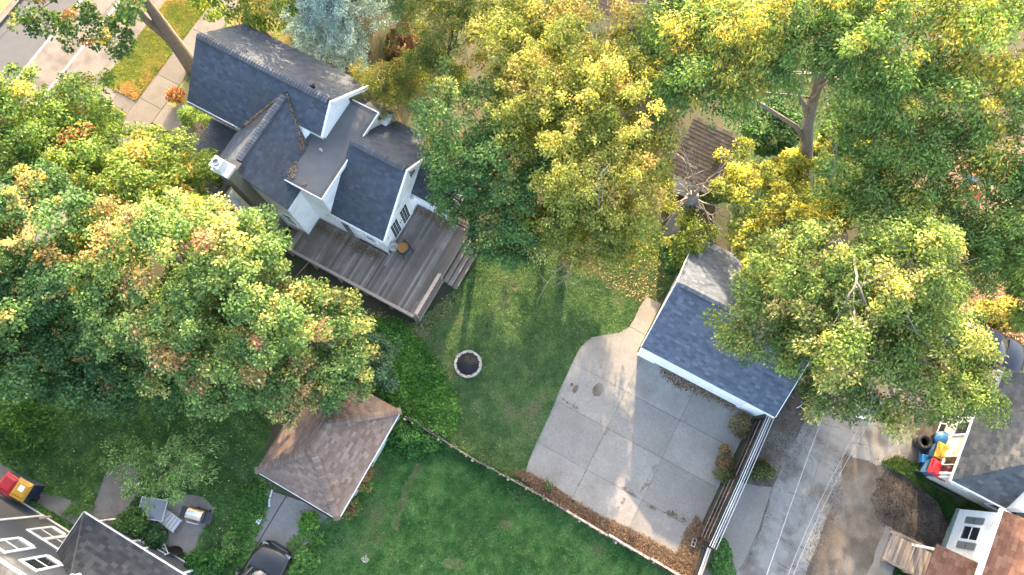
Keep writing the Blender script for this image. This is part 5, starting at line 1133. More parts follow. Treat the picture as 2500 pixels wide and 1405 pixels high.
def limb_path(a, b, sag=0.1, k=4, wob=0.12):
    A, B = Vector(a), Vector(b); L = (B - A).length; out = []
    for i in range(k + 1):
        t = i / k; p = A.lerp(B, t); w = math.sin(t * math.pi) * wob * L
        out.append(p + Vector((random.uniform(-w, w), random.uniform(-w, w), random.uniform(-w, w) * .5 + math.sin(t * math.pi) * sag * L)))
    return out
def tree(label, base, blobs, name='maple_tree', cols=((.03, .075, .02), (.07, .14, .03)), autumn_sun=None, amount=0.0, per=90, L=.17, W=.065, r=.5, cover=3.0, flat=.65, elong=1.0, up=.9, gaps=.12, trunk_r=.22, bark='bark_brown', group=None, trunk=None, limbs=16, m='leaf', droop=.15, cat='tree', shell=.5, inner=.22, limb_r=.35, zmin=-.25, jitter=.34, rough=.3, shrink=1.0):
    bx, by, bz = base
    t = thing(name, label, cat, bx, by, bz, group, frame='w')
    C, R, O, D = clumps(blobs, r, cover, zmin, gaps, inner, rough, shrink)
    tone = np.clip(.5 + .28 * D[:, 0] + rng.normal(0, .2, len(C)), 0, 1)[:, None]; col = np.array(cols[0]) * (1 - tone) + np.array(cols[1]) * tone
    col2 = None; kk = None
    if autumn_sun is not None:
        A = np.array(autumn_sun); zz = C[:, 2]; hi = (zz - zz.min()) / max(np.ptp(zz), .1)
        sc = smooth_noise(C[:, 0], C[:, 1], 1.6, int(abs(bx * 13 + by * 7))) * .4 + hi * .7 + rng.normal(0, .5, len(C)); th = np.quantile(sc, 1 - amount)  # warm leaves favour crown tops: autumn colour with sunlight painted in
        kk = np.clip((sc - th) * 1.0 + .3, 0, .72) * (sc > th); col2 = A[rng.integers(0, len(A), len(C))]
    me = leaf_mesh('crown', C, R, O, col, m, per, L, W, flat, elong, up, shell, droop, jitter, (bx, by, bz), col2, kk)
    o = bpy.data.objects.new('crown', me); COL.objects.link(o); o.parent = t
    cen = C.mean(0)
    if trunk is None:
        top = Vector((cen[0], cen[1], bz + (cen[2] - bz) * .75)); trunk = limb_path((bx, by, bz - .05), top, 0, 4, .04); rad = [trunk_r * (1.25 - .2 * i) for i in range(5)]
    else:
        rad = [trunk_r * (1.15 - .75 * i / (len(trunk) - 1)) for i in range(len(trunk))]
    MB().tube(trunk, rad, 12).build('trunk', bark, t, True)
    if limbs:
        lm = MB(); start = [Vector(p) for p in trunk[len(trunk) // 2:]]
        for i in rng.choice(len(C), min(limbs, len(C)), replace=False):
            a = min(start, key=lambda p: (p - Vector(C[i])).length + random.random() * 1.5); e = Vector(C[i]) ; L_ = (e - a).length
            path = limb_path(a, e, .08, 5, .06); r0 = trunk_r * limb_r * random.uniform(.6, 1.1)
            lm.tube(path, [r0 * (1 - .85 * k / 5) for k in range(6)], 6)
            for _ in range(3):
                q = path[random.randint(2, 4)]; f = e + Vector((random.gauss(0, .8), random.gauss(0, .8), random.gauss(0, .3))); lm.tube(limb_path(q, f, .05, 3, .08), [r0 * .35, r0 * .25, r0 * .15, r0 * .06], 5)
        lm.build('limbs', bark, t, True)
    return t
def ground_below(px, py, z, dx=0, dy=0):
    p = gp(px, py, z); return (p[0] + dx, p[1] + dy, 0.0)
GREEN = ((.030, .080, .024), (.075, .150, .038)); DARK = ((.020, .060, .026), (.045, .105, .038)); LIME = ((.075, .125, .022), (.150, .195, .040)); YEL = ((.095, .122, .022), (.215, .215, .042))
FEATHER = ((.062, .120, .034), (.140, .205, .055))
ORANGE = ((.34, .27, .09), (.36, .30, .10), (.36, .20, .10), (.28, .26, .08), (.30, .28, .09), (.32, .14, .09)); GOLD = ((.33, .26, .05), (.26, .23, .05), (.38, .25, .06))

tree('large maple with orange-tinted tips between the deck and the brown garage', ground_below(590, 800, 6),
     [(430, 620, 8.2, 190, 130, 2.4), (600, 600, 6.4, 105, 95, 2.0), (560, 770, 7.0, 220, 160, 2.4), (755, 815, 5.5, 140, 125, 1.9), (700, 930, 5.2, 190, 95, 1.7), (480, 880, 5.8, 200, 110, 2.0), (860, 890, 4.6, 80, 80, 1.4), (320, 740, 7.2, 120, 120, 2.0), (470, 780, 4.2, 200, 130, 1.5)],  # last, low blob is hidden and added to stop sun leaking under the crown
     cols=((.056, .115, .038), (.125, .185, .060)), autumn_sun=ORANGE, amount=.22, per=125, L=.125, W=.05, r=.44, cover=3.8, flat=.5, elong=1.45, shell=.12, gaps=.2, trunk_r=.24, bark='bark_grey')  # pale yellows paint sunlit tips, orange and salmon are autumn colour
tree('bright yellow-green maple overhanging the front of the house', ground_below(380, 470, 5.5),
     [(400, 420, 5.6, 120, 85, 1.6), (300, 480, 6.2, 140, 110, 1.9), (420, 540, 6.0, 120, 90, 1.7), (480, 440, 4.6, 60, 60, 1.1), (270, 590, 6.6, 110, 80, 1.6), (330, 500, 3.6, 150, 100, 1.4)],  # last blob: hidden low foliage added to keep sun off the left lawn
     cols=LIME, autumn_sun=GOLD, amount=.25, per=110, L=.15, W=.05, r=.42, cover=3.2, elong=1.3, trunk_r=.16)
tree('sunlit green maple beside the street at the left edge', ground_below(150, 320, 6.5),
     [(70, 280, 7.4, 120, 110, 2.2), (190, 270, 6.4, 90, 90, 1.8), (250, 340, 5.8, 90, 80, 1.6), (130, 400, 7.2, 160, 90, 2.0), (-40, 330, 8, 110, 130, 2.2), (120, 370, 4.2, 190, 110, 1.8), (-60, 420, 4.5, 120, 120, 2.0)],  # two low blobs at the end are added to block low sun
     cols=((.050, .105, .022), (.125, .180, .038)), autumn_sun=((.30, .09, .05), (.30, .24, .05)), amount=.08, per=110, L=.125, W=.048, r=.42, cover=3.4, flat=.5, elong=1.4, shell=.12, gaps=.2, trunk_r=.22)
tree('dark green maple filling the middle of the left edge', ground_below(100, 640, 7),
     [(90, 560, 8.0, 170, 130, 2.4), (190, 680, 7.4, 110, 130, 2.0), (70, 760, 7.0, 160, 140, 2.3), (200, 860, 5.6, 150, 110, 1.9), (60, 900, 5.2, 130, 90, 1.6), (-50, 650, 8, 100, 170, 2.4), (310, 930, 4.4, 120, 70, 1.4), (60, 760, 4.0, 200, 170, 1.8), (-60, 850, 4.2, 130, 150, 2.0)],  # last two low blobs added to shade lawn and grey house wall
     cols=((.026, .072, .030), (.062, .120, .044)), autumn_sun=((.28, .22, .06), (.28, .16, .06)), amount=.12, per=115, L=.13, W=.055, r=.44, cover=3.6, flat=.5, elong=1.4, shell=.12, gaps=.2, trunk_r=.26)
# leaning street tree whose trunk starts beside the pavement
tb0 = gp(478, 175, 0.0); tr_ = [gp(*p) for p in ((478, 175, 0.0), (452, 138, 1.1), (420, 95, 2.4), (385, 45, 3.9), (345, -10, 5.6), (300, -60, 7.2))]
tree('leaning street tree with thick forked trunk and thin foliage over the road', tb0,
     [(90, 70, 7.0, 75, 55, 1.0), (190, 70, 7.2, 90, 60, 1.1), (290, 95, 6.6, 50, 60, 1.0), (230, -20, 8.4, 170, 60, 1.4), (60, -10, 8.4, 90, 50, 1.2), (330, 20, 7.4, 40, 50, .9)],
     cols=((.030, .072, .024), (.070, .115, .034)), autumn_sun=((.40, .16, .05), (.34, .24, .05)), amount=.16, per=58, L=.15, W=.065, r=.38, cover=2.0, gaps=.22, trunk_r=.42, bark='bark_grey', trunk=tr_, limbs=14, name='street_tree', limb_r=.18)
st_ = [o for o in bpy.data.objects if o.name.startswith('street_tree')][0]
MB().tube([gp(*p) for p in ((447, 132, 1.3), (410, 92, 2.6), (372, 62, 3.6), (355, 48, 4.2), (330, 20, 5.4))], [.30, .26, .22, .18, .12], 10).build('side_trunk', 'bark_grey', st_, True)
tree('bright green tree behind the front roof at the top', ground_below(600, 10, 4), [(560, 0, 4.5, 90, 60, 1.8), (660, 20, 4.8, 70, 70, 1.8), (610, -70, 6, 130, 70, 2.4), (500, 20, 3.6, 50, 35, 1.2)], cols=((.085, .140, .022), (.150, .200, .036)), autumn_sun=GOLD, amount=.2, per=95, L=.15, W=.05, r=.42, cover=3.0, trunk_r=.14)
# blue spruce: tiers of drooping blue-grey branches round a bare trunk
def conifer(label, base, hgt, rbase, cols, name='spruce_tree', tiers=13, per=70, bark='bark_brown', skip=None, z0=1.6, L=.15, W=.026, r=.30):
    t = thing(name, label, 'tree', *base, None, frame='w'); C, O = [], []; lm = MB(); B = Vector(base)
    for i in range(tiers):
        f = i / tiers; z = z0 + (hgt - z0) * f; R_ = rbase * (1 - f) ** .8 + .15; nb = max(5, int(13 * (1 - f)) + 4)
        for k in range(nb):
            a = 2 * math.pi * (k + random.random() * .6) / nb + i; d = Vector((math.cos(a), math.sin(a), 0))
            if skip and skip(d, z): continue
            rr = R_ * random.uniform(.75, 1.1); e = B + Vector((0, 0, z)) + d * rr + Vector((0, 0, -.22 * rr + .1))
            lm.tube([B + Vector((0, 0, z)), B + Vector((0, 0, z - .02 * rr)) + d * rr * .5, e], [.045, .03, .012], 5)
            for s in np.linspace(.25, 1.0, max(2, int(rr / .32))):
                for sgn in (-1, 0, 1):
                    sd = Vector((-d.y, d.x, 0)) * sgn * .32 * rr * (1.15 - s) * random.uniform(.6, 1.2); C.append(B + Vector((0, 0, z)) + d * rr * s + sd + Vector((0, 0, -.2 * rr * s + random.uniform(-.1, .06)))); O.append(d)
    C = np.array([tuple(c) for c in C]); O = np.array([tuple(o) for o in O]); n = len(C); tone = rng.random((n, 1)); col = np.array(cols[0]) * (1 - tone) + np.array(cols[1]) * tone
    me = leaf_mesh('crown', C, np.full(n, r) * rng.uniform(.7, 1.25, n), O, col, 'needle', per, L, W, .55, 1.35, .5, .15, .1, .25, base)
    o = bpy.data.objects.new('crown', me); COL.objects.link(o); o.parent = t; lm.build('limbs', bark, t, True)
    MB().tube([B, B + Vector((.05, 0, hgt * .5)), B + Vector((0, .05, hgt))], [.24, .15, .03], 10).build('trunk', bark, t, True)
    return t
conifer('blue-grey spruce beside the main roof', gp(862, 95, 0), 10.5, 3.4, ((.13, .20, .22), (.34, .44, .46)), per=46, skip=lambda d, z: d.x > .45 and d.y < .35 and z < 7)
conifer('tall pine with reddish trunk at the top of the picture', gp(1010, 150, 0), 15.0, 2.6, ((.04, .075, .028), (.085, .125, .045)), 'pine_tree', 6, 24, 'bark_red', z0=9.0)
tree('olive juniper pressed against the rear of the main roof', ground_below(950, 225, 3.5), [(935, 200, 4.6, 62, 60, 1.7), (960, 270, 3.8, 62, 52, 1.5), (1000, 200, 4.0, 50, 62, 1.5)], name='juniper', cols=((.070, .095, .026), (.140, .160, .045)), autumn_sun=((.26, .20, .06), (.22, .18, .05)), amount=.3, per=170, L=.10, W=.022, r=.36, cover=3.4, flat=1.0, trunk_r=.1, up=.3, shell=.2)
tree('lime green pine between the spruce and the big yellow tree', ground_below(1070, 120, 5), [(1050, 60, 6.6, 85, 65, 2.0), (1110, 120, 6.0, 85, 90, 2.0), (1050, 180, 4.8, 80, 65, 1.6), (1120, 20, 7, 90, 60, 2), (1010, 30, 5, 60, 60, 1.6), (1180, 70, 6, 70, 70, 1.8), (1090, 220, 4.4, 60, 50, 1.4)], name='pine_tree', cols=((.065, .100, .024), (.135, .165, .045)), autumn_sun=((.24, .17, .06), (.26, .22, .07)), amount=.25, per=150, L=.12, W=.022, r=.40, cover=3.0, flat=.9, up=.3, shell=.2, trunk_r=.14)
tree('deep green maple over the right end of the deck', ground_below(1140, 430, 5.5), [(1115, 300, 7.2, 105, 115, 2.2), (1140, 440, 6.2, 95, 110, 2.0), (1210, 555, 5.2, 85, 90, 1.7), (1120, 480, 4.8, 55, 50, 1.2), (1220, 400, 6.8, 110, 130, 2.2), (1290, 590, 4.6, 95, 65, 1.5)], cols=((.034, .088, .034), (.085, .150, .048)), autumn_sun=((.24, .23, .06), (.28, .26, .08)), amount=.13, per=100, L=.13, W=.045, r=.42, cover=3.5, flat=.5, elong=1.45, shell=.12, gaps=.15, trunk_r=.18)
tree('big round yellow-green tree in the middle of the top edge', ground_below(1420, 380, 6), [(1380, 150, 8.2, 190, 130, 2.7), (1290, 250, 8.0, 120, 130, 2.4), (1480, 280, 8.0, 150, 150, 2.6), (1370, 360, 7.8, 160, 140, 2.5), (1500, 430, 6.8, 140, 130, 2.3), (1380, 500, 6.2, 150, 110, 2.0), (1530, 580, 4.8, 95, 80, 1.5), (1300, 70, 7.6, 120, 80, 2.2), (1460, 610, 4.6, 90, 60, 1.4), (1450, 430, 4.0, 170, 150, 1.6), (1390, 260, 4.6, 190, 150, 2.0), (1330, 480, 3.4, 140, 110, 1.3)],  # last three low blobs are hidden foliage added to block sun on yard and driveway
     cols=YEL, autumn_sun=((.34, .30, .06), (.30, .20, .06), (.30, .28, .07), (.34, .29, .06)), amount=.34, per=105, L=.11, W=.044, r=.38, cover=3.5, flat=.8, shell=.08, elong=1.2, gaps=.2, trunk_r=.26, bark='bark_grey', limbs=24, jitter=.34, name='yellow_tree')  # part of this yellow is sunlight put into the leaf colour
# the tall feathery tree on the right with a pale leaning trunk
tk = [gp(*p) for p in ((1962, 505, 0.0), (1966, 430, 1.8), (1968, 360, 3.6), (1972, 300, 5.0), (1985, 240, 6.3), (2012, 180, 7.6), (2035, 90, 9.2))]
ti = tree('tall feathery tree with pale grey leaning trunk at the upper right', tk[0], [(1720, 150, 9.6, 130, 110, 1.6), (1850, 70, 10.4, 130, 80, 1.7), (2010, 100, 10.4, 105, 75, 1.5), (2120, 130, 10.6, 130, 100, 1.7), (1720, 260, 8.6, 90, 55, 1.2), (1835, 160, 9.6, 85, 60, 1.3), (2160, 280, 9.0, 120, 90, 1.4), (2100, 380, 8.0, 100, 90, 1.3), (2150, 490, 7.4, 110, 80, 1.3), (1640, 190, 8.4, 60, 80, 1.2), (2000, 10, 11, 160, 60, 1.6), (1660, 60, 9.0, 80, 70, 1.4), (1780, 90, 10, 90, 70, 1.4), (1600, 260, 7.4, 50, 60, 1.0)],
     name='feathery_tree', shrink=.15, cols=FEATHER, autumn_sun=((.36, .27, .04), (.30, .25, .04)), amount=.20, per=125, L=.165, W=.036, r=.5, cover=3.2, flat=.5, elong=1.5, up=.7, gaps=.14, trunk_r=.36, bark='bark_silver', trunk=tk, limbs=10, droop=.3, shell=.2, limb_r=.16)  # yellow leaves partly paint the sun on the crown top
lb = MB()
for pts, r0 in ((((1966, 350, 3.9), (1945, 310, 5.0), (1905, 285, 6.4), (1850, 250, 7.8), (1790, 216, 8.8), (1700, 210, 9.4)), .15), (((1972, 290, 5.2), (1962, 255, 6.6), (1952, 235, 7.6), (1960, 170, 9)), .13), (((1980, 255, 6.0), (2000, 215, 7.4), (2040, 190, 8.6), (2095, 222, 9.0)), .12), (((1985, 240, 6.3), (1995, 160, 8.8), (1990, 60, 10.5)), .13)):
    lb.tube([gp(*p) for p in pts], [r0 * (1 - .75 * i / (len(pts) - 1)) for i in range(len(pts))], 9)
lb.build('main_limbs', 'bark_silver', ti, True)
tree('golden-tipped feathery tree in the upper right corner', ground_below(2330, 250, 8), [(2280, 100, 10.2, 170, 100, 1.8), (2430, 90, 10.4, 130, 110, 1.8), (2240, 250, 9.4, 110, 90, 1.5), (2380, 260, 9.4, 130, 110, 1.7), (2200, 400, 8.2, 100, 80, 1.4), (2480, 330, 9, 90, 130, 1.6), (2330, 10, 11, 200, 70, 1.8), (2300, 350, 8.4, 90, 70, 1.2), (2250, 470, 7.8, 90, 80, 1.2), (2400, 400, 8.6, 90, 80, 1.2), (2350, 520, 7.6, 80, 70, 1.1), (2200, 600, 7.6, 90, 80, 1.2)],
     name='feathery_tree', shrink=.15, cols=FEATHER, autumn_sun=((.40, .29, .04), (.34, .27, .04)), amount=.28, per=120, L=.165, W=.036, r=.52, cover=2.5, flat=.5, elong=1.5, up=.7, gaps=.16, trunk_r=.17, bark='bark_brown', limbs=16, droop=.3, shell=.2, limb_r=.35)
tree('feathery green tree along the right edge above the navy car', ground_below(2400, 580, 7), [(2420, 480, 8.0, 90, 80, 1.3), (2440, 600, 7.6, 90, 80, 1.3), (2330, 620, 7.2, 90, 90, 1.4), (2500, 540, 8, 60, 100, 1.3), (2250, 560, 7, 80, 70, 1.2), (2430, 640, 5.4, 120, 75, 1.8), (2500, 700, 4.0, 80, 80, 1.5), (2560, 600, 5, 90, 120, 2.0)], name='feathery_tree', shrink=.15, cols=FEATHER, autumn_sun=((.28, .24, .07), (.22, .2, .07)), amount=.15, per=110, L=.165, W=.036, r=.48, cover=3.1, flat=.5, elong=1.4, gaps=.14, trunk_r=.2, bark='bark_grey', limbs=14, droop=.3, shell=.2)  # last three blobs added to keep sun off the pale house roof
tree('broad feathery tree hanging over the garage roof and alley', ground_below(2110, 760, 7.5), [(2010, 640, 8.8, 140, 100, 1.6), (2150, 680, 8.8, 150, 120, 1.8), (2080, 800, 8.6, 160, 120, 1.8), (1930, 760, 7.6, 95, 80, 1.3), (2240, 810, 8.0, 130, 120, 1.7), (2200, 930, 7.0, 150, 80, 1.4), (2340, 930, 6.4, 75, 55, 1.0), (2010, 880, 7.0, 100, 75, 1.2), (2390, 950, 6.0, 60, 45, .9), (1890, 850, 6.6, 85, 65, 1.0), (1880, 690, 6.8, 80, 65, 1.1), (1860, 780, 6.6, 75, 60, 1.0), (2300, 960, 6.2, 80, 50, 1.0), (2060, 960, 6.2, 80, 50, 1.0), (2090, 800, 5.2, 170, 110, 1.3)],  # last, low blob is hidden foliage added to shade the alley
     name='feathery_tree', shrink=.15, cols=((.060, .108, .028), (.145, .190, .050)), autumn_sun=((.28, .25, .09), (.32, .28, .07), (.28, .22, .1)), amount=.22, per=125, L=.14, W=.04, r=.46, cover=2.7, flat=.55, elong=1.45, gaps=.14, trunk_r=.3, bark='bark_silver', limbs=34, droop=.3, shell=.2)
bt = [o for o in bpy.data.objects if o.name.startswith('feathery_tree') and o.get('label', '').startswith('broad')][0]; lb = MB()
for pts, r0 in ((((2088, 590, 8.4), (2085, 640, 10.0), (2090, 690, 10.6), (2068, 735, 10.5), (2050, 785, 9.2)), .07), (((2090, 690, 10.6), (2108, 730, 10.5), (2120, 780, 9.4)), .05), (((2150, 690, 10.3), (2190, 735, 10.4), (2215, 765, 9.8), (2260, 775, 8.8)), .065), (((2085, 760, 10.3), (2082, 810, 10.3), (2100, 850, 9.6)), .045), (((2020, 600, 9.6), (2050, 585, 10.0), (2075, 615, 9.8)), .06), (((2215, 765, 9.8), (2235, 810, 9.7), (2290, 870, 8.8)), .045)):
    Q = [gp(*p) for p in pts]; P = []
    for i in range(len(Q) - 1): P += limb_path(Q[i], Q[i + 1], 0, 3, .06)[:-1]
    P.append(Vector(Q[-1])); lb.tube(P, [r0 * (1 - .6 * i / (len(P) - 1)) for i in range(len(P))], 6)
    for _ in range(5):
        q = random.choice(P[1:]); lb.tube(limb_path(q, q + Vector((random.gauss(0, .6), random.gauss(-.2, .6), random.gauss(0, .2))), 0, 3, .1), [.02, .016, .011, .005], 4)
lb.build('upper_limbs', 'bark_grey', bt, True)
tree('yellow-green young tree beside the leaning trunk', ground_below(1880, 510, 4), [(1840, 470, 4.2, 100, 85, 1.2), (1900, 560, 4.6, 110, 85, 1.3), (1990, 540, 4.8, 80, 60, 1.2), (1800, 400, 3.2, 55, 55, 1.0), (1920, 440, 3.0, 60, 55, 1.0), (2010, 430, 3.4, 60, 50, 1.0), (1870, 640, 5.0, 70, 70, 1.2), (1850, 720, 4.8, 45, 40, .9)], name='young_tree', cols=((.080, .115, .022), (.170, .180, .035)), autumn_sun=((.36, .32, .04), (.32, .27, .05)), amount=.35, per=90, L=.14, W=.055, r=.38, cover=2.5, gaps=.2, trunk_r=.08, limbs=10)
tree('small yellow-green tree at the foot of the bare tree', ground_below(1690, 575, 2.5), [(1690, 575, 2.8, 42, 50, 1.0), (1660, 615, 2.4, 40, 30, .8)], name='young_tree', cols=((.075, .120, .022), (.150, .180, .035)), per=90, L=.17, W=.04, r=.34, cover=2.8, trunk_r=.05, limbs=8, elong=1.4)
# bare pruned tree
db = gp(1636, 566, 0); dt = thing('bare_tree', 'bare pruned tree with pale broken branches behind the garage', 'tree', *db, frame='w')
MB().tube([gp(*p) for p in ((1636, 566, 0), (1648, 545, .8), (1668, 512, 2.0), (1688, 485, 3.1), (1694, 476, 3.5))], [.44, .38, .33, .34, .26], 12).build('trunk', 'bark_silver', dt, True)
br = MB()
for e, r0 in (((1660, 320, 6.2), .05), ((1675, 400, 4.8), .05), ((1782, 385, 5.6), .06), ((1800, 455, 4.2), .045), ((1725, 440, 4.8), .06), ((1812, 560, 3.2), .05), ((1770, 575, 2.4), .05), ((1605, 505, 3.6), .045), ((1615, 470, 4.6), .045), ((1745, 545, 2.8), .05), ((1790, 610, 1.6), .04), ((1735, 620, 1.4), .04), ((1640, 430, 5.0), .05), ((1700, 400, 5.6), .05), ((1590, 560, 3.0), .04)):
    a = gp(1690, 482, 3.3); p = limb_path(a, gp(*e), random.uniform(-.05, .15), 5, .07); br.tube(p, [r0 * (1 - .8 * i / 5) for i in range(6)], 6)
    for _ in range(5):
        q = p[random.randint(2, 5)]; f = Vector(p[-1]) + Vector((random.gauss(0, .7), random.gauss(0, .7), random.gauss(0, .4))); br.tube(limb_path(q, f, -.05, 3, .1), [r0 * .4, r0 * .3, r0 * .2, r0 * .08], 5)
br.build('branches', 'bark_silver', dt, True)
# bare twigs hanging from the yellow tree over the lawn
yt = [o for o in bpy.data.objects if o.name.startswith('yellow_tree')][0]; tw = MB()
for pts in (((1480, 590, 4.6), (1400, 630, 3.6), (1360, 660, 2.8), (1325, 705, 2.0)), ((1470, 600, 4.4), (1440, 640, 3.4), (1415, 685, 2.4)), ((1400, 630, 3.6), (1385, 670, 2.6), (1370, 690, 2.2)), ((1400, 420, 8.2), (1460, 430, 8.6), (1470, 470, 8.4)), ((1460, 430, 8.6), (1490, 400, 8.9))):
    P = []; Q = [gp(*p) for p in pts]
    for i in range(len(Q) - 1): P += limb_path(Q[i], Q[i + 1], 0, 3, .05)[:-1]
    P.append(Vector(Q[-1])); tw.tube(P, [.035 * (1 - .8 * i / (len(P) - 1)) for i in range(len(P))], 5)
    for _ in range(7):
        q = random.choice(P[2:]); tw.tube(limb_path(q, q + Vector((random.gauss(-.3, .4), random.gauss(-.4, .4), random.gauss(-.1, .2))), 0, 3, .1), [.012, .01, .007, .004], 4)
tw.build('dead_twigs', 'bark_pale', yt, True)

# small feathery tree behind the grey house
tree('small feathery tree on the lawn behind the grey house', ground_below(415, 1160, 1.5), [(400, 1130, 2.8, 80, 60, .9), (455, 1100, 2.9, 45, 40, .8), (340, 1170, 2.4, 60, 45, .8), (445, 1175, 2.4, 55, 50, .9), (300, 1115, 2.2, 50, 30, .7), (390, 1210, 2.0, 60, 32, .6)], name='small_tree', cols=((.10, .175, .055), (.20, .28, .10)), per=62, L=.18, W=.028, r=.32, cover=2.0, flat=.5, elong=1.8, gaps=.3, trunk_r=.06, limbs=18, shell=.15, limb_r=.4, droop=.25)
def shrub(label, px, py, z, rx, ry, rz, cols=GREEN, per=80, L=.11, W=.045, r=.24, cover=3.2, autumn_sun=None, amount=0, name='shrub', cat='shrub', gz=None, blobs=None, elong=1.0, group=None):
    bl = blobs or [(px, py, z, rx, ry, rz)]
    g0 = gp(px, py, z); return tree(label, (g0[0], g0[1], 0.0), bl, name=name, cols=cols, per=per, L=L, W=W, r=r, cover=cover, autumn_sun=autumn_sun, amount=amount, trunk_r=.03, limbs=6, cat=cat, gaps=.08, elong=elong, group=group, limb_r=.5)
shrub('leafy green shrub against the grey house rear wing', 325, 1280, .7, 48, 38, .6)
shrub('dark green shrub left of the black plant pot', 372, 1312, .7, 42, 30, .6, cols=DARK)
shrub('bluish green shrub between the large maple and the ground cover', 935, 890, 1.6, 42, 75, 1.1, cols=((.040, .088, .052), (.085, .150, .090)), L=.12, W=.035)
shrub('leafy weeds at the bottom corner of the grey house', 505, 1375, .4, 45, 28, .4, cols=((.025, .09, .02), (.06, .15, .03)))
shrub('tall weeds beside the black car', 735, 1385, .3, 26, 32, .3, cols=((.04, .12, .025), (.09, .19, .04)), L=.16, W=.07)
shrub('bright weeds by the brown garage driveway corner', 752, 1280, .2, 16, 22, .22, cols=((.06, .15, .02), (.11, .22, .04)), L=.13, W=.06)
shrub('weeds along the left side of the black car', 572, 1335, .3, 16, 36, .3, cols=((.04, .11, .025), (.09, .17, .05)))
shrub('green and russet plants at the lower corner of the brown garage', 860, 1240, .35, 28, 22, .35, cols=((.05, .12, .025), (.1, .19, .04)), autumn_sun=((.25, .10, .05), (.2, .09, .05)), amount=.35)
shrub('russet vine on the wall of the brown garage', 895, 1165, .9, 18, 40, .7, cols=((.05, .11, .025), (.1, .15, .04)), autumn_sun=((.30, .13, .07), (.24, .10, .05)), amount=.6, L=.09, W=.04)
shrub('leafy bushes in front of the brown garage corner', 1010, 1065, .5, 60, 30, .4, cols=((.025, .09, .02), (.06, .15, .035)))
shrub('russet and olive bush beside the dark board fence', 1768, 1125, .4, 24, 48, .42, cols=((.065, .075, .025), (.12, .12, .04)), autumn_sun=((.20, .09, .055), (.15, .07, .045)), amount=.5, L=.08, W=.035)
shrub('brown dried bush at the garage corner', 1808, 1042, .3, 28, 34, .32, cols=((.10, .08, .05), (.17, .13, .08)), autumn_sun=((.2, .1, .06), (.24, .17, .1)), amount=.5, L=.07, W=.03)
shrub('green bush at the end of the low dark fence', 1765, 1370, .4, 28, 42, .5, cols=((.025, .085, .022), (.055, .14, .035)))
shrub('olive bush behind the right end of the garage', 1985, 935, .8, 50, 40, .8, cols=((.04, .075, .024), (.075, .11, .034)))
shrub('low green bush on the alley verge', 1850, 1155, .25, 40, 18, .3, cols=((.045, .065, .022), (.08, .10, .035)))
shrub('spiky green lily clump by the front steps', 482, 285, .5, 32, 26, .5, cols=((.06, .12, .03), (.13, .19, .05)), L=.34, W=.02, per=70, elong=1.2, name='lily_clump', cat='plant')
shrub('red-leaved bush at the corner of the front path', 432, 236, .5, 13, 22, .4, cols=((.20, .07, .03), (.30, .12, .05)), autumn_sun=((.36, .14, .05), (.28, .2, .06)), amount=.4)
shrub('tall dark shrub at the top edge right of the yellow tree', 1560, 60, 2.0, 48, 62, 1.5, cols=((.03, .06, .028), (.07, .105, .05)), L=.12, W=.03, r=.3)
shrub('dark bush filling the gap above the shed', 1640, 60, 2.0, 60, 60, 1.4, cols=DARK, r=.32)
shrub('low bush between the shed and the bare tree', 1760, 470, 1.2, 50, 30, .8, cols=GREEN, autumn_sun=((.3, .26, .05),), amount=.3)
shrub('sunlit shrub on the gravel beside the navy car', 2440, 770, .8, 70, 40, .6, cols=((.08, .10, .02), (.17, .16, .04)), autumn_sun=GOLD, amount=.4)
shrub('green shrub behind the garage beside the yard', 1645, 640, .8, 30, 35, .9, cols=DARK)
shrub('dark russet undergrowth below the juniper', 1000, 130, .5, 60, 60, .5, cols=((.05, .05, .02), (.09, .07, .03)), autumn_sun=((.18, .09, .04), (.13, .07, .04)), amount=.6)
for i, (px, py, s) in enumerate(((1340, 1185, 11), (1265, 1215, 18), (1290, 1355, 14), (1380, 1370, 14), (1220, 1290, 10), (1150, 1340, 12), (960, 1380, 20), (930, 1310, 14))):
    shrub(['pale weed clump on the lower lawn nearest the fence bend', 'yellow-green weed clump just below the picket fence', 'blue-green thistle clump low on the lawn', 'thistle clump at the lawn bottom nearest the fence', 'small weed tuft in the middle of the lower lawn', 'weed tuft left of the thistles on the lower lawn', 'bright leafy weed beside the torn sheet', 'weed tuft above the torn sheet'][i], px, py, .10, s * .7, s * .7, .12, cols=((.05, .12, .04), (.09, .17, .06)), L=.13, W=.014, r=.12, per=12, cover=1.6, name='weed_tuft', cat='weed', group='weeds on the lower lawn')
# dense ground cover next to the lawn
def cover_patch(name, pts, n, label, cols, h=.35, L=.10, W=.05):
    poly = gpoly(pts); X, Y = scatter_in(poly, n); n = len(X); X = X + rng.normal(0, .12, n); Y = Y + rng.normal(0, .12, n); hh = h * (.55 + .45 * smooth_noise(X, Y, 1.8, 3) + rng.normal(0, .25, n))
    C = np.stack([X, Y, np.clip(hh, .06, None)], 1); O = unit(rng.normal(0, 1, (n, 3)) * np.array([1, 1, .2])); t = np.clip(.5 + .3 * smooth_noise(X, Y, 2.0, 6) + rng.normal(0, .25, n), 0, 1)[:, None]
    col = np.array(cols[0]) * (1 - t) + np.array(cols[1]) * t
    me = leaf_mesh(name, C, np.full(n, .14) * rng.uniform(.5, 1.8, n), O, col, 'leaf', 9, L, W, .6, 1.0, 1.1, .3, .1, .25); o = bpy.data.objects.new(name, me); COL.objects.link(o)
    return tag(o, label, 'ground cover', kind='stuff')
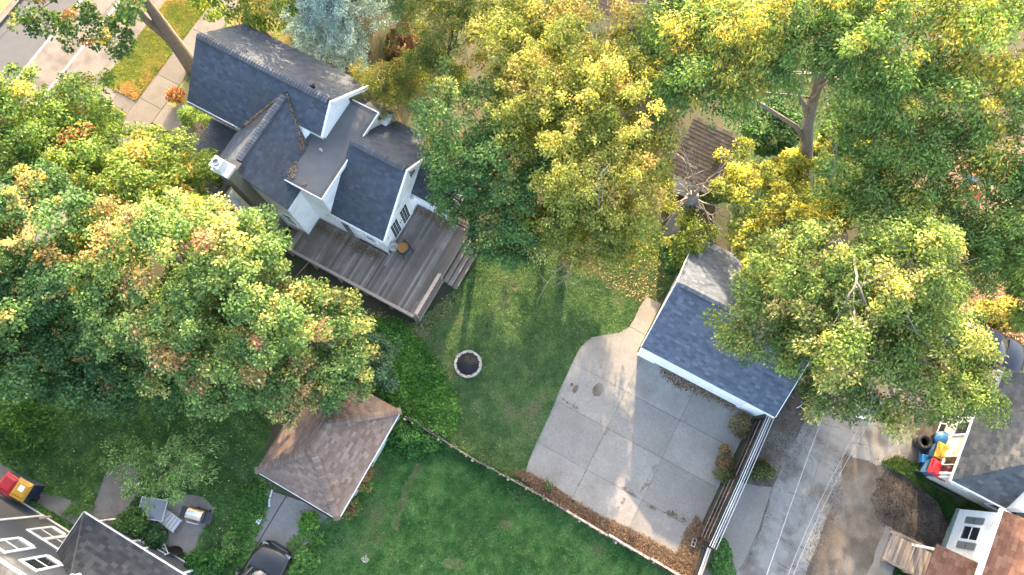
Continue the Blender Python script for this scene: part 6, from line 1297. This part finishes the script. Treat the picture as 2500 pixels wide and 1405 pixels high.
cover_patch('ground_cover', [(850, 800), (905, 785), (965, 790), (1020, 830), (1060, 885), (1098, 950), (1115, 1000), (1110, 1055), (1078, 1066), (1030, 1035), (985, 1010), (930, 960), (880, 900)], 4300, 'dense bright green ground cover beside the fire pit lawn', ((.030, .098, .018), (.080, .180, .032)), .42)
cover_patch('ground_cover', [(960, 1030), (985, 1030), (1070, 1085), (1040, 1110), (990, 1110), (950, 1080), (940, 1060)], 1100, 'dark leafy ground cover at the brown garage wall', ((.02, .08, .018), (.045, .13, .03)), .3)
cover_patch('weed_cover', [(-40, 960), (110, 970), (150, 1050), (120, 1120), (60, 1120), (-40, 1080)], 420, 'tall leafy weeds in the lawn at the left edge', ((.018, .07, .016), (.05, .13, .03)), .3)
cover_patch('weed_cover', [(590, 1200), (640, 1190), (640, 1260), (600, 1340), (565, 1400), (545, 1380), (580, 1290)], 900, 'leafy weeds along the side driveway edge', ((.03, .09, .02), (.07, .16, .04)), .25)
cover_patch('weed_cover', [(715, 1385), (760, 1330), (790, 1310), (780, 1350), (740, 1420), (710, 1420)], 260, 'leafy weeds right of the black car', ((.04, .11, .025), (.09, .18, .045)), .3, .14, .065)
# unseen trees added past the top edge to keep sun off ground and roofs
tree('unseen tall tree added behind the pines to block sun', (-6.5, 33.0, 0), [(900, -260, 9.5, 230, 120, 4), (1080, -230, 10, 180, 120, 4)], cols=GREEN, per=60, L=.26, W=.11, r=.7, cover=2.4, trunk_r=.3)
tree('unseen tall tree added behind the yellow tree to block sun', (7.0, 36.0, 0), [(1330, -300, 10, 200, 120, 4), (1500, -290, 10, 160, 120, 4)], cols=GREEN, per=60, L=.26, W=.11, r=.7, cover=2.4, trunk_r=.3)
tree('unseen tall tree added beyond the upper right corner to block sun', (24.0, 33.0, 0), [(2150, -230, 8.5, 200, 120, 3.6), (2420, -200, 9, 200, 130, 3.8)], cols=GREEN, per=60, L=.26, W=.11, r=.7, cover=2.4, trunk_r=.3)
tree('unseen tall tree added to dapple the main roof with shade', (-12.5, 33.5, 0), [(560, -260, 8.5, 120, 120, 3.0), (700, -270, 9.0, 140, 120, 3.4)], cols=GREEN, per=55, L=.26, W=.11, r=.6, cover=2.0, gaps=.3, trunk_r=.3)
shrub('dark green bush in the gap left of the leaning trunk', 1890, 320, 1.6, 75, 70, 1.2, cols=DARK, r=.32, L=.14, W=.06)
shrub('leafy green bush right of the leaning trunk', 2050, 350, 1.8, 65, 75, 1.3, cols=GREEN, r=.32, L=.14, W=.055, autumn_sun=GOLD, amount=.2)
shrub('yellow-green bush just below the leaning trunk', 1935, 420, 1.6, 60, 50, 1.0, cols=LIME, r=.3, L=.13, W=.05, autumn_sun=GOLD, amount=.4)
